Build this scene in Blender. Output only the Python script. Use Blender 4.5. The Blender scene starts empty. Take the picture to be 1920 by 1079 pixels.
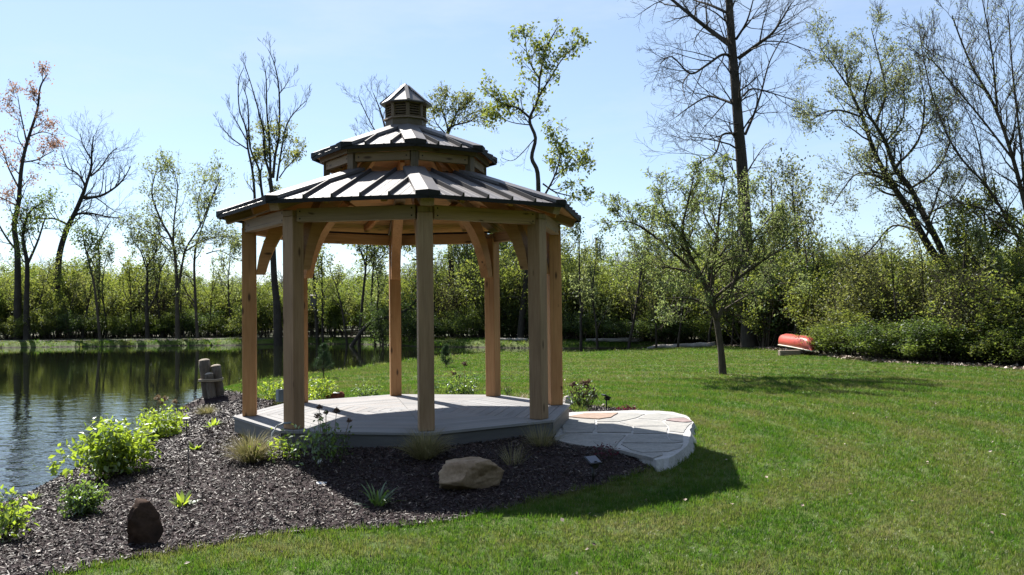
import bpy, bmesh, math, random
import numpy as np
from mathutils import Vector, Matrix, geometry, noise
pi = math.pi
SC = bpy.context.scene
COL = SC.collection
RNG = np.random.default_rng(7)
random.seed(7)

# ---------------------------------------------------------------- camera, sky, sun, exposure
FPX, PITCH, ROLL, CAMZ = 1633.5, 0.0240, -0.0115, 1.44
cam_d = bpy.data.cameras.new('camera')
cam = bpy.data.objects.new('camera', cam_d); COL.objects.link(cam); SC.camera = cam
cam_d.sensor_width = 36.0; cam_d.lens = FPX/1920*36.0
cam_d.clip_start = 0.05; cam_d.clip_end = 4000
cf = np.array([0, math.cos(PITCH), math.sin(PITCH)]); cu0 = np.array([0, -math.sin(PITCH), math.cos(PITCH)]); cr0 = np.array([1., 0, 0])
cr = math.cos(ROLL)*cr0 + math.sin(ROLL)*cu0; cu = -math.sin(ROLL)*cr0 + math.cos(ROLL)*cu0
cam.matrix_world = Matrix(((cr[0], cu[0], -cf[0], 0), (cr[1], cu[1], -cf[1], 0), (cr[2], cu[2], -cf[2], CAMZ), (0, 0, 0, 1)))

SUN_AZ, SUN_EL = math.radians(-56.5), math.radians(47.3)      # direction the light travels in plan, height of the sun
world = bpy.data.worlds.new('World'); SC.world = world; world.use_nodes = True
wn = world.node_tree.nodes; wl = world.node_tree.links
bg = wn['Background']
sky = wn.new('ShaderNodeTexSky'); sky.sky_type = 'NISHITA'; sky.sun_disc = False
to_sun = (-math.cos(SUN_AZ), -math.sin(SUN_AZ))
sky.sun_elevation = SUN_EL; sky.sun_rotation = math.atan2(to_sun[0], to_sun[1])
sky.air_density = 0.9; sky.dust_density = 0.3; sky.ozone_density = 3.0
tc = wn.new('ShaderNodeTexCoord'); mp = wn.new('ShaderNodeMapping'); mp.inputs['Scale'].default_value = (1.2, 1.2, 5.0)
mp.inputs['Rotation'].default_value = (0.25, 0.1, 0.5)
nz = wn.new('ShaderNodeTexNoise'); nz.inputs['Scale'].default_value = 2.2; nz.inputs['Detail'].default_value = 7; nz.inputs['Roughness'].default_value = .6
rp = wn.new('ShaderNodeValToRGB'); rp.color_ramp.elements[0].position = .5; rp.color_ramp.elements[1].position = .85
rp.color_ramp.elements[0].color = (.30, .30, .30, 1); rp.color_ramp.elements[1].color = (.75, .75, .75, 1)
mx = wn.new('ShaderNodeMix'); mx.data_type = 'RGBA'; mx.inputs['B'].default_value = (5.0, 5.5, 5.9, 1)
wl.new(tc.outputs['Generated'], mp.inputs['Vector']); wl.new(mp.outputs['Vector'], nz.inputs['Vector']); wl.new(nz.outputs['Fac'], rp.inputs['Fac'])
wl.new(rp.outputs['Color'], mx.inputs['Factor']); wl.new(sky.outputs['Color'], mx.inputs['A']); tn = wn.new('ShaderNodeMix'); tn.data_type = 'RGBA'; tn.blend_type = 'MULTIPLY'; tn.inputs['Factor'].default_value = 1; tn.inputs['B'].default_value = (.96, 1.0, 1.05, 1)
wl.new(mx.outputs['Result'], tn.inputs['A']); wl.new(tn.outputs['Result'], bg.inputs['Color'])
bg.inputs['Strength'].default_value = 0.068
sun_d = bpy.data.lights.new('sun', 'SUN'); sun_d.energy = 5.0; sun_d.angle = math.radians(.53); sun_d.color = (1, .95, .87)
sun = bpy.data.objects.new('sun', sun_d); COL.objects.link(sun)
sdir = Vector((math.cos(SUN_AZ)*math.cos(SUN_EL), math.sin(SUN_AZ)*math.cos(SUN_EL), -math.sin(SUN_EL)))
sun.rotation_euler = sdir.to_track_quat('-Z', 'Y').to_euler(); sun.location = (-20, 40, 40)
SC.view_settings.view_transform = 'Standard'; SC.view_settings.look = 'None'
SC.view_settings.exposure = 1.32; SC.view_settings.gamma = 1.0; SC.view_settings.use_curve_mapping = False
SC.render.engine = 'CYCLES'
SC.cycles.max_bounces = 7; SC.cycles.diffuse_bounces = 4; SC.cycles.glossy_bounces = 3; SC.cycles.transmission_bounces = 4; SC.cycles.transparent_max_bounces = 4
SC.cycles.caustics_reflective = False; SC.cycles.caustics_refractive = False
SC.cycles.use_denoising = True

# ---------------------------------------------------------------- helpers
def ray(x, y): return cf + cr*(x-960)/FPX - cu*(y-539.5)/FPX
def at_z(x, y, z):
    d = ray(x, y); t = (z-CAMZ)/d[2]; return np.array([0, 0, CAMZ]) + d*t
def at_y(x, y, Y):
    d = ray(x, y); t = Y/d[1]; return np.array([0, 0, CAMZ]) + d*t

def mesh_np(name, V, F=None, mat=None, smooth=False, tint=None, quads=None):
    """V (n,3); F list of (m,k) int arrays"""
    me = bpy.data.meshes.new(name)
    V = np.asarray(V, dtype=np.float32)
    if not isinstance(F, (list, tuple)): F = [F]
    F = [np.asarray(f, dtype=np.int32) for f in F if f is not None and len(f)]
    me.vertices.add(len(V)); me.vertices.foreach_set('co', V.ravel())
    if F:
        loops = np.concatenate([f.ravel() for f in F])
        cnt = np.concatenate([np.full(len(f), f.shape[1], dtype=np.int32) for f in F])
        st = np.concatenate([[0], np.cumsum(cnt)[:-1]]).astype(np.int32)
        me.loops.add(len(loops)); me.loops.foreach_set('vertex_index', loops)
        me.polygons.add(len(cnt)); me.polygons.foreach_set('loop_start', st)
        me.polygons.foreach_set('use_smooth', np.full(len(cnt), smooth))
        if tint is not None:
            a = me.attributes.new('tint', 'FLOAT', 'FACE'); a.data.foreach_set('value', np.asarray(tint, dtype=np.float32))
    me.update(calc_edges=True)
    if mat: me.materials.append(mat)
    return me
def tag(o, label=None, cat=None, group=None, kind=None):
    if label: o['label'] = label
    if cat: o['category'] = cat
    if group: o['group'] = group
    if kind: o['kind'] = kind
    return o
def obj(name, me, parent=None, loc=(0, 0, 0), col=None):
    o = bpy.data.objects.new(name, me); (col or COL).objects.link(o); o.location = loc
    if parent: o.parent = parent
    return o
def empty(name, loc=(0, 0, 0), rz=0):
    o = bpy.data.objects.new(name, None); COL.objects.link(o); o.location = loc; o.rotation_euler = (0, 0, rz); o.empty_display_size = .2
    return o
def copy_tree(o, parent=None):
    c = o.copy(); COL.objects.link(c); c.parent = parent
    for ch in [x for x in KIDS.get(o.name, [])]: copy_tree(ch, c)
    return c
KIDS = {}
def kid(name, me, parent, **k):
    o = obj(name, me, parent, **k); KIDS.setdefault(parent.name, []).append(o); return o
def bm_mesh(name, bm, mat, smooth=False):
    me = bpy.data.meshes.new(name); bm.normal_update(); bm.to_mesh(me); bm.free(); me.materials.append(mat)
    if smooth:
        me.polygons.foreach_set('use_smooth', [True]*len(me.polygons))
    return me
def box_mesh(name, sx, sy, sz, mat, bevel=0.0):
    bm = bmesh.new(); bmesh.ops.create_cube(bm, size=1)
    bmesh.ops.scale(bm, vec=(sx, sy, sz), verts=bm.verts)
    if bevel: bmesh.ops.bevel(bm, geom=bm.edges[:], offset=bevel, segments=1, affect='EDGES')
    return bm_mesh(name, bm, mat)
def beam(name, p0, p1, w, h, mat, parent, up=(0, 0, 1), bevel=.006):
    """box from p0 to p1 with its own X along the member, w across, h along 'up'"""
    p0, p1 = Vector(p0), Vector(p1); d = p1-p0; X = d.normalized(); U = Vector(up); Y = U.cross(X).normalized(); Z = X.cross(Y)
    o = kid(name, box_mesh(name, d.length, w, h, mat, bevel), parent)
    M = Matrix((X, Y, Z)).transposed().to_4x4(); M.translation = (p0+p1)/2; o.matrix_local = M
    return o
def prism(name, poly, z0, z1, mat, parent=None, top_poly=None, loc=(0, 0, 0)):
    """poly: list of (x,y) counter-clockwise; extruded z0..z1"""
    n = len(poly); tp = top_poly or poly
    V = [(x, y, z0) for x, y in poly] + [(x, y, z1) for x, y in tp]
    me = bpy.data.meshes.new(name)
    me.from_pydata(V, [], [list(range(n-1, -1, -1)), list(range(n, 2*n))] + [[i, (i+1) % n, n+(i+1) % n, n+i] for i in range(n)])
    me.materials.append(mat); me.update()
    return kid(name, me, parent, loc=loc) if parent else obj(name, me, loc=loc)

# ---------------------------------------------------------------- materials
def new_mat(name):
    m = bpy.data.materials.new(name); m.use_nodes = True; m.node_tree.nodes.clear()
    return m, m.node_tree.nodes, m.node_tree.links
class NB:
    def __init__(s, name):
        s.m, s.n, s.l = new_mat(name); s.out = s.n.new('ShaderNodeOutputMaterial')
    def add(s, t, **k):
        n = s.n.new(t)
        for a, b in k.items():
            if a in n.inputs: s.set(n, a, b)
            else: setattr(n, a, b)
        return n
    def set(s, n, a, b):
        if isinstance(b, bpy.types.NodeSocket): s.l.new(b, n.inputs[a])
        else: n.inputs[a].default_value = b
    def coord(s, scale=(1, 1, 1), kind='Object', rand=0.0):
        t = s.add('ShaderNodeTexCoord'); v = t.outputs[kind]
        if rand:
            oi = s.add('ShaderNodeObjectInfo'); mm = s.add('ShaderNodeVectorMath', operation='MULTIPLY_ADD')
            s.l.new(oi.outputs['Random'], mm.inputs[0]); mm.inputs[1].default_value = (rand, rand*1.3, rand*.7); s.l.new(v, mm.inputs[2]); v = mm.outputs[0]
        mp = s.add('ShaderNodeMapping'); mp.inputs['Scale'].default_value = scale; s.l.new(v, mp.inputs['Vector']); return mp.outputs['Vector']
    def pos(s, scale=(1, 1, 1)):
        t = s.add('ShaderNodeNewGeometry'); mp = s.add('ShaderNodeMapping'); mp.inputs['Scale'].default_value = scale
        s.l.new(t.outputs['Position'], mp.inputs['Vector']); return mp.outputs['Vector']
    def noise(s, vec, scale=1, detail=4, rough=.55):
        n = s.add('ShaderNodeTexNoise'); s.l.new(vec, n.inputs['Vector']); n.inputs['Scale'].default_value = scale
        n.inputs['Detail'].default_value = detail; n.inputs['Roughness'].default_value = rough; return n.outputs['Fac']
    def ramp(s, fac, stops):
        r = s.add('ShaderNodeValToRGB'); s.l.new(fac, r.inputs['Fac']); e = r.color_ramp.elements
        while len(e) < len(stops): e.new(.5)
        for i, (p, c) in enumerate(stops):
            e[i].position = p; e[i].color = (*c, 1) if len(c) == 3 else c
        return r.outputs['Color']
    def mix(s, fac, a, b, mode='MIX'):
        m = s.add('ShaderNodeMix', data_type='RGBA', blend_type=mode)
        for k, v in (('Factor', fac), ('A', a), ('B', b)):
            if isinstance(v, bpy.types.NodeSocket): s.l.new(v, m.inputs[k])
            else: m.inputs[k].default_value = v if k == 'Factor' else (*v, 1)
        return m.outputs['Result']
    def math(s, op, a, b=0.0, clamp=False):
        m = s.add('ShaderNodeMath', operation=op, use_clamp=clamp)
        for i, v in enumerate((a, b)):
            if isinstance(v, bpy.types.NodeSocket): s.l.new(v, m.inputs[i])
            else: m.inputs[i].default_value = v
        return m.outputs[0]
    def pbr(s, color, rough=.6, bump=None, bstr=.3, bdist=.01, metal=0.0, spec=.5, coat=0.0):
        p = s.add('ShaderNodeBsdfPrincipled'); s.set(p, 'Base Color', color if isinstance(color, bpy.types.NodeSocket) else (*color, 1))
        s.set(p, 'Roughness', rough); p.inputs['Metallic'].default_value = metal; p.inputs['Specular IOR Level'].default_value = spec; p.inputs['Coat Weight'].default_value = coat
        if bump is not None:
            b = s.add('ShaderNodeBump'); b.inputs['Strength'].default_value = bstr; b.inputs['Distance'].default_value = bdist
            s.l.new(bump, b.inputs['Height']); s.l.new(b.outputs['Normal'], p.inputs['Normal'])
        s.l.new(p.outputs[0], s.out.inputs['Surface']); return s.m

def wood_mat(name, c_lo, c_hi, rough=.62):
    b = NB(name); v = b.coord((1.2, 16, 16), rand=37.0); g = b.noise(v, 2.2, 6, .65)
    col = b.ramp(g, [(.28, c_lo), (.72, c_hi)])
    v2 = b.coord((.55, 2.2, 2.2), rand=37.0); st = b.noise(v2, 1.5, 3)
    col = b.mix(b.ramp(st, [(.42, (0, 0, 0)), (.7, (.55, .55, .55))]), col, tuple(x*.62 for x in c_lo))
    v3 = b.coord((2.6, 8, 8), rand=37.0); vo = b.add('ShaderNodeTexVoronoi'); b.l.new(v3, vo.inputs['Vector']); vo.inputs['Scale'].default_value = 1.0
    km = b.noise(b.coord((1.1, 3, 3), rand=51.0), 1.0, 2); vd = b.math('ADD', vo.outputs['Distance'], b.math('MULTIPLY', b.math('GREATER_THAN', .49, km), 1.0)); k = b.ramp(vd, [(.09, (.9, .9, .9)), (.2, (0, 0, 0))])
    col = b.mix(k, col, (.07, .035, .018))
    oi = b.add('ShaderNodeObjectInfo'); tone = b.ramp(oi.outputs['Random'], [(0, (.82, .84, .86)), (1, (1.08, 1.0, .95))])
    col = b.mix(1.0, col, tone, 'MULTIPLY')
    # end checks: fine dark lines along the length
    v4 = b.coord((.5, 55, 55), rand=11.0); ck = b.noise(v4, 1.0, 2); ckr = b.ramp(ck, [(.28, (.45, .45, .45)), (.36, (1, 1, 1))])
    col = b.mix(1.0, col, ckr, 'MULTIPLY')
    return b.pbr(col, rough, bump=g, bstr=.35, bdist=.004, spec=.3)
M = {}
M['pine'] = wood_mat('pine_timber', (.285, .183, .106), (.415, .28, .168))
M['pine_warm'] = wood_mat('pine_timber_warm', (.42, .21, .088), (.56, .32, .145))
M['ceiling'] = wood_mat('ceiling_pine', (.44, .215, .085), (.58, .32, .135))
M['cupola'] = wood_mat('cupola_wood', (.135, .098, .064), (.195, .145, .095))
def metal_mat():
    b = NB('roof_steel'); v = b.coord((1, 1, 1), rand=5.0); g = b.noise(v, 3, 4)
    col = b.ramp(g, [(.3, (.105, .095, .095)), (.8, (.14, .128, .127))])
    ro = b.add('ShaderNodeMapRange', **{'To Min': .42, 'To Max': .54}); b.l.new(g, ro.inputs['Value'])
    return b.pbr(col, ro.outputs[0], spec=.5, bump=b.noise(v, 1.5, 2), bstr=.08, bdist=.01)
M['metal'] = metal_mat()
b = NB('rib_steel_shade'); M['rib'] = b.pbr((.05, .045, .045), .6, spec=.3)  # roof steel darkened: shade of the rib sides is put into the colour
b = NB('dark_trim'); M['trim'] = b.pbr((.018, .017, .017), .75, spec=.2)
def deck_mat():
    b = NB('deck_composite'); v = b.coord((1.0, 40, 40), rand=23.0); g = b.noise(v, 1.6, 5, .6)
    oi = b.add('ShaderNodeObjectInfo'); base = b.ramp(oi.outputs['Random'], [(0, (.255, .255, .26)), (.5, (.30, .30, .305)), (.8, (.315, .30, .295)), (1, (.275, .28, .285))])
    gg = b.ramp(g, [(.3, (.80, .80, .80)), (.7, (1.05, 1.05, 1.05))]); d = b.noise(b.pos((1, 1, 1)), 1.3, 5)
    dd = b.ramp(d, [(.4, (1, 1, 1)), (.75, (.84, .82, .80))])
    return b.pbr(b.mix(1, b.mix(1, base, gg, 'MULTIPLY'), dd, 'MULTIPLY'), .7, bump=g, bstr=.25, bdist=.002, spec=.08)
M['deck'] = deck_mat()
b = NB('deck_skirt'); g = b.noise(b.coord((1, 10, 10), rand=9), 2, 4); M['skirt'] = b.pbr(b.ramp(g, [(.3, (.085, .085, .09)), (.8, (.12, .12, .12))]), .6, bump=g, bstr=.2, bdist=.002)

def leaf_mat(name, c0, c1, t0, t1, gloss=.05, mixf=.5, attr=True, wild=None):
    b = NB(name)
    if attr:
        a = b.add('ShaderNodeAttribute', attribute_name='tint'); f = a.outputs['Fac']
    else: f = b.add('ShaderNodeObjectInfo').outputs['Random']
    oi = b.add('ShaderNodeObjectInfo'); f2 = b.math('ADD', b.math('MULTIPLY', f, .75), b.math('MULTIPLY', oi.outputs['Random'], .25))
    st = [(0, c0), (1, c1)]; tt = [(0, t0), (1, t1)]
    if wild: st = [(0, c0), (.88, c1), (1, wild)]; tt = [(0, t0), (.88, t1), (1, wild)]
    dc = b.ramp(f2, st); tcx = b.ramp(f2, tt)
    d = b.add('ShaderNodeBsdfDiffuse'); b.l.new(dc, d.inputs['Color']); t = b.add('ShaderNodeBsdfTranslucent'); b.l.new(tcx, t.inputs['Color'])
    m1 = b.add('ShaderNodeMixShader'); m1.inputs[0].default_value = mixf; b.l.new(d.outputs[0], m1.inputs[1]); b.l.new(t.outputs[0], m1.inputs[2])
    g = b.add('ShaderNodeBsdfGlossy'); g.inputs['Roughness'].default_value = .42; g.inputs['Color'].default_value = (.9, .95, 1, 1)
    m2 = b.add('ShaderNodeMixShader'); m2.inputs[0].default_value = gloss*.5; b.l.new(m1.outputs[0], m2.inputs[1]); b.l.new(g.outputs[0], m2.inputs[2])
    b.l.new(m2.outputs[0], b.out.inputs['Surface']); return b.m
M['leaf_yellow'] = leaf_mat('leaf_yellow_green', (.070, .098, .020), (.130, .150, .036), (.17, .24, .035), (.33, .36, .065))
M['leaf_green'] = leaf_mat('leaf_green', (.055, .080, .018), (.110, .135, .032), (.15, .23, .035), (.30, .37, .06))
M['leaf_dark'] = leaf_mat('leaf_dark_green', (0.029, 0.051, 0.016), (0.063, 0.091, 0.027), (0.065, 0.124, 0.023), (0.156, 0.221, 0.046))
M['leaf_olive'] = leaf_mat('leaf_olive', (0.077, 0.088, 0.027), (0.131, 0.137, 0.044), (0.180, 0.228, 0.048), (0.360, 0.372, 0.096))
M['leaf_willow'] = leaf_mat('leaf_willow', (.09, .10, .04), (.15, .16, .07), (.18, .22, .07), (.36, .39, .15))
M['leaf_pale'] = leaf_mat('leaf_pale_green', (.10, .12, .045), (.17, .19, .08), (.2, .25, .08), (.40, .46, .16))
M['leaf_red'] = leaf_mat('leaf_reddish', (.22, .11, .07), (.32, .20, .13), (.34, .18, .12), (.46, .30, .20))
M['leaf_lime'] = leaf_mat('leaf_lime', (.13, .19, .02), (.22, .28, .03), (.30, .45, .03), (.50, .62, .06), gloss=.16)
M['leaf_mid'] = leaf_mat('leaf_mid', (.05, .10, .018), (.10, .16, .03), (.14, .26, .03), (.28, .40, .06), gloss=.16)
M['leaf_purple'] = leaf_mat('leaf_purple', (.05, .015, .025), (.10, .03, .045), (.10, .015, .03), (.2, .04, .06))
M['leaf_blossom'] = leaf_mat('leaf_crabapple', (.07, .095, .03), (.16, .18, .08), (.16, .23, .05), (.34, .40, .14), wild=(.55, .50, .45))
M['dry'] = leaf_mat('dry_stalk', (.20, .14, .08), (.36, .28, .17), (.2, .14, .08), (.32, .24, .14), mixf=.3)
M['dry_flower'] = leaf_mat('dry_flower', (.10, .06, .045), (.22, .13, .09), (.10, .06, .04), (.2, .12, .08), mixf=.3)
M['straw_grass'] = leaf_mat('tussock_blade', (.13, .12, .045), (.34, .28, .16), (.18, .19, .05), (.36, .31, .16), mixf=.4)
M['needle'] = leaf_mat('conifer_needle', (.03, .06, .03), (.07, .11, .05), (.04, .09, .03), (.1, .16, .06), mixf=.3)

def grass_mat():
    b = NB('grass_blade'); p = b.pos(); n1 = b.noise(p, .38, 5, .65); n2 = b.noise(p, 3.1, 3, .6)
    oi = b.add('ShaderNodeObjectInfo'); r = oi.outputs['Random']
    f = b.math('ADD', b.math('MULTIPLY', n1, .55), b.math('ADD', b.math('MULTIPLY', n2, .3), b.math('MULTIPLY', r, .2)))
    vd = b.add('ShaderNodeVectorMath', operation='DISTANCE'); b.l.new(p, vd.inputs[0]); vd.inputs[1].default_value = (-1.5, 12.5, -.38)
    band = b.math('MULTIPLY', b.math('SINE', b.math('MULTIPLY', vd.outputs['Value'], 4.6)), .095)
    f = b.math('ADD', b.math('SUBTRACT', b.math('MULTIPLY', f, 1.35), .2), band)
    dc = b.ramp(f, [(.25, (.026, .068, .010)), (.42, (.046, .092, .014)), (.58, (.080, .106, .022)), (.76, (.150, .142, .065))])
    tcx = b.ramp(f, [(.25, (.062, .165, .012)), (.42, (.098, .21, .016)), (.58, (.16, .215, .030)), (.76, (.22, .22, .08))])
    a = b.add('ShaderNodeAttribute', attribute_name='tint'); dry = b.ramp(a.outputs['Fac'], [(.90, (0, 0, 0)), (.93, (.6, .6, .6))])
    dc = b.mix(dry, dc, (.30, .26, .16)); tcx = b.mix(dry, tcx, (.30, .27, .15))
    d = b.add('ShaderNodeBsdfDiffuse'); b.l.new(dc, d.inputs['Color']); t = b.add('ShaderNodeBsdfTranslucent'); b.l.new(tcx, t.inputs['Color'])
    m1 = b.add('ShaderNodeMixShader'); m1.inputs[0].default_value = .5; b.l.new(d.outputs[0], m1.inputs[1]); b.l.new(t.outputs[0], m1.inputs[2])
    g = b.add('ShaderNodeBsdfGlossy'); g.inputs['Roughness'].default_value = .38; m2 = b.add('ShaderNodeMixShader'); m2.inputs[0].default_value = .015
    b.l.new(m1.outputs[0], m2.inputs[1]); b.l.new(g.outputs[0], m2.inputs[2]); b.l.new(m2.outputs[0], b.out.inputs['Surface']); return b.m
M['grass'] = grass_mat()
def lawn_mat():
    b = NB('lawn_ground'); p = b.pos(); n1 = b.noise(p, .45, 4, .6); n2 = b.noise(p, 3.1, 4, .6); n3 = b.noise(b.pos((1, .6, 1)), 38, 4, .7)
    f = b.math('ADD', b.math('MULTIPLY', n1, .45), b.math('ADD', b.math('MULTIPLY', n2, .3), b.math('MULTIPLY', n3, .25)))
    col = b.ramp(f, [(.3, (.030, .064, .010)), (.45, (.055, .092, .015)), (.58, (.085, .110, .024)), (.72, (.135, .132, .06))])
    # bare dark soil below the water line
    g = b.add('ShaderNodeNewGeometry'); sx = b.add('ShaderNodeSeparateXYZ'); b.l.new(g.outputs['Position'], sx.inputs[0])
    hz = b.math('ADD', sx.outputs['Z'], b.math('MULTIPLY', n2, .12)); wet = b.ramp(b.math('ADD', hz, 1.0), [(.33, (1, 1, 1)), (.40, (0, 0, 0))])
    col = b.mix(wet, col, (.035, .028, .018))
    return b.pbr(col, .85, bump=n3, bstr=.9, bdist=.03, spec=.15)
M['lawn'] = lawn_mat()
b = NB('mulch_ground'); n = b.noise(b.pos(), 30, 5, .7); M['mulch'] = b.pbr(b.ramp(n, [(.3, (.012, .008, .009)), (.75, (.05, .032, .034))]), .8, bump=n, bstr=1, bdist=.02, spec=.1)
b = NB('mulch_chip'); r = b.add('ShaderNodeObjectInfo').outputs['Random']
g = b.noise(b.coord((20, 120, 60)), 1, 3)
cc = b.ramp(r, [(0, (.010, .007, .006)), (.4, (.026, .015, .013)), (.75, (.046, .028, .023)), (.93, (.085, .055, .048)), (1, (.22, .18, .15))])
M['chip'] = b.pbr(b.mix(1, cc, b.ramp(g, [(.3, (.7, .7, .7)), (.7, (1.15, 1.15, 1.15))]), 'MULTIPLY'), .56, spec=.35)
b = NB('forest_floor'); n = b.noise(b.pos(), 9, 6, .7); n2 = b.noise(b.pos(), .6, 3)
M['floor'] = b.pbr(b.mix(b.ramp(n2, [(.4, (0, 0, 0)), (.6, (1, 1, 1))]), b.ramp(n, [(.3, (.03, .022, .014)), (.8, (.11, .085, .06))]), b.ramp(n, [(.3, (.02, .035, .01)), (.8, (.06, .085, .025))])), .9, bump=n, bstr=.8, bdist=.05)
b = NB('dead_leaf'); r = b.add('ShaderNodeObjectInfo').outputs['Random']; M['litter'] = b.pbr(b.ramp(r, [(0, (.10, .065, .045)), (.6, (.26, .19, .14)), (1, (.5, .42, .36))]), .6)
def bark(name, c0, c1, sc=1.0):
    b = NB(name); v = b.coord((6*sc, 6*sc, 1.2*sc)); n = b.noise(v, 3, 6, .7); v2 = b.coord((1, 1, 1)); n2 = b.noise(v2, 1.5, 3)
    col = b.ramp(n, [(.3, c0), (.75, c1)]); col = b.mix(b.ramp(n2, [(.45, (0, 0, 0)), (.7, (.6, .6, .6))]), col, tuple(x*1.3 for x in c1))
    return b.pbr(col, .85, bump=n, bstr=.8, bdist=.03, spec=.2)
M['bark_dark'] = bark('bark_dark', (.022, .018, .014), (.06, .05, .04)); M['bark'] = bark('bark_brown', (.035, .027, .02), (.10, .08, .06))
M['bark_grey'] = bark('bark_grey', (.06, .05, .042), (.16, .14, .12)); M['twig'] = M['bark']
M['log'] = bark('bleached_log', (.13, .115, .10), (.30, .275, .25))
def water_mat():
    b = NB('pond_water'); v = b.pos((1.0, 1.6, 1)); n1 = b.noise(v, 1.7, 2, .5); n2 = b.noise(b.pos((1, 2.0, 1)), 6.5, 2, .5); n3 = b.noise(b.pos((.12, .12, 1)), 1.3, 3, .5)
    amp = b.ramp(n3, [(.35, (.35, .35, .35)), (.65, (1, 1, 1))])
    g = b.add('ShaderNodeNewGeometry'); sx = b.add('ShaderNodeSeparateXYZ'); b.l.new(g.outputs['Position'], sx.inputs[0])
    far = b.add('ShaderNodeMapRange', **{'From Min': 9.0, 'From Max': 26.0, 'To Min': 1.0, 'To Max': .07}); b.l.new(sx.outputs['Y'], far.inputs['Value'])
    h = b.math('MULTIPLY', b.math('MULTIPLY', b.math('ADD', n1, b.math('MULTIPLY', n2, .3)), amp), far.outputs[0])
    return b.pbr((.007, .009, .005), .010, bump=h, bstr=.7, bdist=.055, spec=.85)
M['water'] = water_mat()
def stone_mat(name, stops, bs=.5):
    b = NB(name); v = b.coord((1, 1, 1), rand=13.0); n = b.noise(v, 5, 6, .65); n2 = b.noise(v, 30, 4)
    col = b.ramp(n, stops); return b.pbr(b.mix(1, col, b.ramp(n2, [(.3, (.8, .8, .8)), (.7, (1.1, 1.1, 1.1))]), 'MULTIPLY'), .85, bump=n, bstr=bs, bdist=.02, spec=.1)
M['flag'] = stone_mat('flagstone_grey', [(.3, (.23, .23, .225)), (.55, (.30, .295, .28)), (.8, (.36, .33, .30))], .25)
M['flag_red'] = stone_mat('flagstone_red', [(.3, (.24, .175, .14)), (.55, (.31, .23, .185)), (.8, (.34, .29, .25))], .25)
M['flag_purple'] = stone_mat('flagstone_purple', [(.3, (.20, .15, .15)), (.8, (.34, .27, .26))], .25)
M['concrete'] = stone_mat('pale_concrete', [(.3, (.33, .325, .32)), (.8, (.46, .455, .45))], .4)
M['rock_tan'] = stone_mat('rock_tan', [(.3, (.20, .135, .085)), (.6, (.32, .235, .16)), (.8, (.42, .32, .22))], .8)
M['rock_brown'] = stone_mat('rock_brown', [(.3, (.022, .016, .013)), (.5, (.05, .03, .022)), (.75, (.10, .06, .042))], .8)
M['rock_red'] = stone_mat('rock_red', [(.3, (.10, .03, .02)), (.6, (.20, .065, .04)), (.8, (.30, .12, .08))], .8)
M['rock_white'] = stone_mat('rock_white', [(.3, (.38, .33, .30)), (.8, (.55, .50, .47))], .6)
M['piling'] = bark('weathered_piling', (.07, .055, .042), (.20, .165, .13), 1.6)
M['piling_top'] = stone_mat('piling_end', [(.3, (.28, .23, .18)), (.8, (.45, .40, .33))], .3)
b = NB('rope'); M['rope'] = b.pbr((.36, .29, .20), .8, bump=b.noise(b.coord((30, 30, 30)), 3, 2), bstr=.8, bdist=.01)
b = NB('canoe_red'); n = b.noise(b.coord((1.2, 3, 6)), 3, 7, .75); M['canoe'] = b.pbr(b.ramp(n, [(.3, (.36, .05, .035)), (.6, (.45, .075, .055)), (.82, (.52, .17, .13))]), .42, spec=.5)
b = NB('canoe_inside'); M['canoe_in'] = b.pbr((.04, .03, .025), .8)
b = NB('gunwale'); M['gunwale'] = b.pbr((.62, .58, .50), .5)
b = NB('black_plastic'); M['black'] = b.pbr((.012, .012, .014), .35)
b = NB('solar_glass'); M['solar'] = b.pbr((.02, .03, .06), .12, spec=.8)
b = NB('grey_plastic'); M['grey'] = b.pbr((.27, .30, .33), .5)
b = NB('dark_grey_plastic'); M['dgrey'] = b.pbr((.12, .15, .18), .5)
b = NB('conduit'); M['conduit'] = b.pbr((.30, .33, .35), .45)
b = NB('white_tag'); M['white'] = b.pbr((.7, .7, .7), .5)
b = NB('old_timber'); n = b.noise(b.coord((2, 20, 20)), 2, 5); M['timber'] = b.pbr(b.ramp(n, [(.3, (.16, .12, .085)), (.8, (.36, .30, .23))]), .8, bump=n, bstr=.5, bdist=.01)
b = NB('box_wood'); M['boxwood'] = b.pbr((.10, .09, .08), .8)

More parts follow.
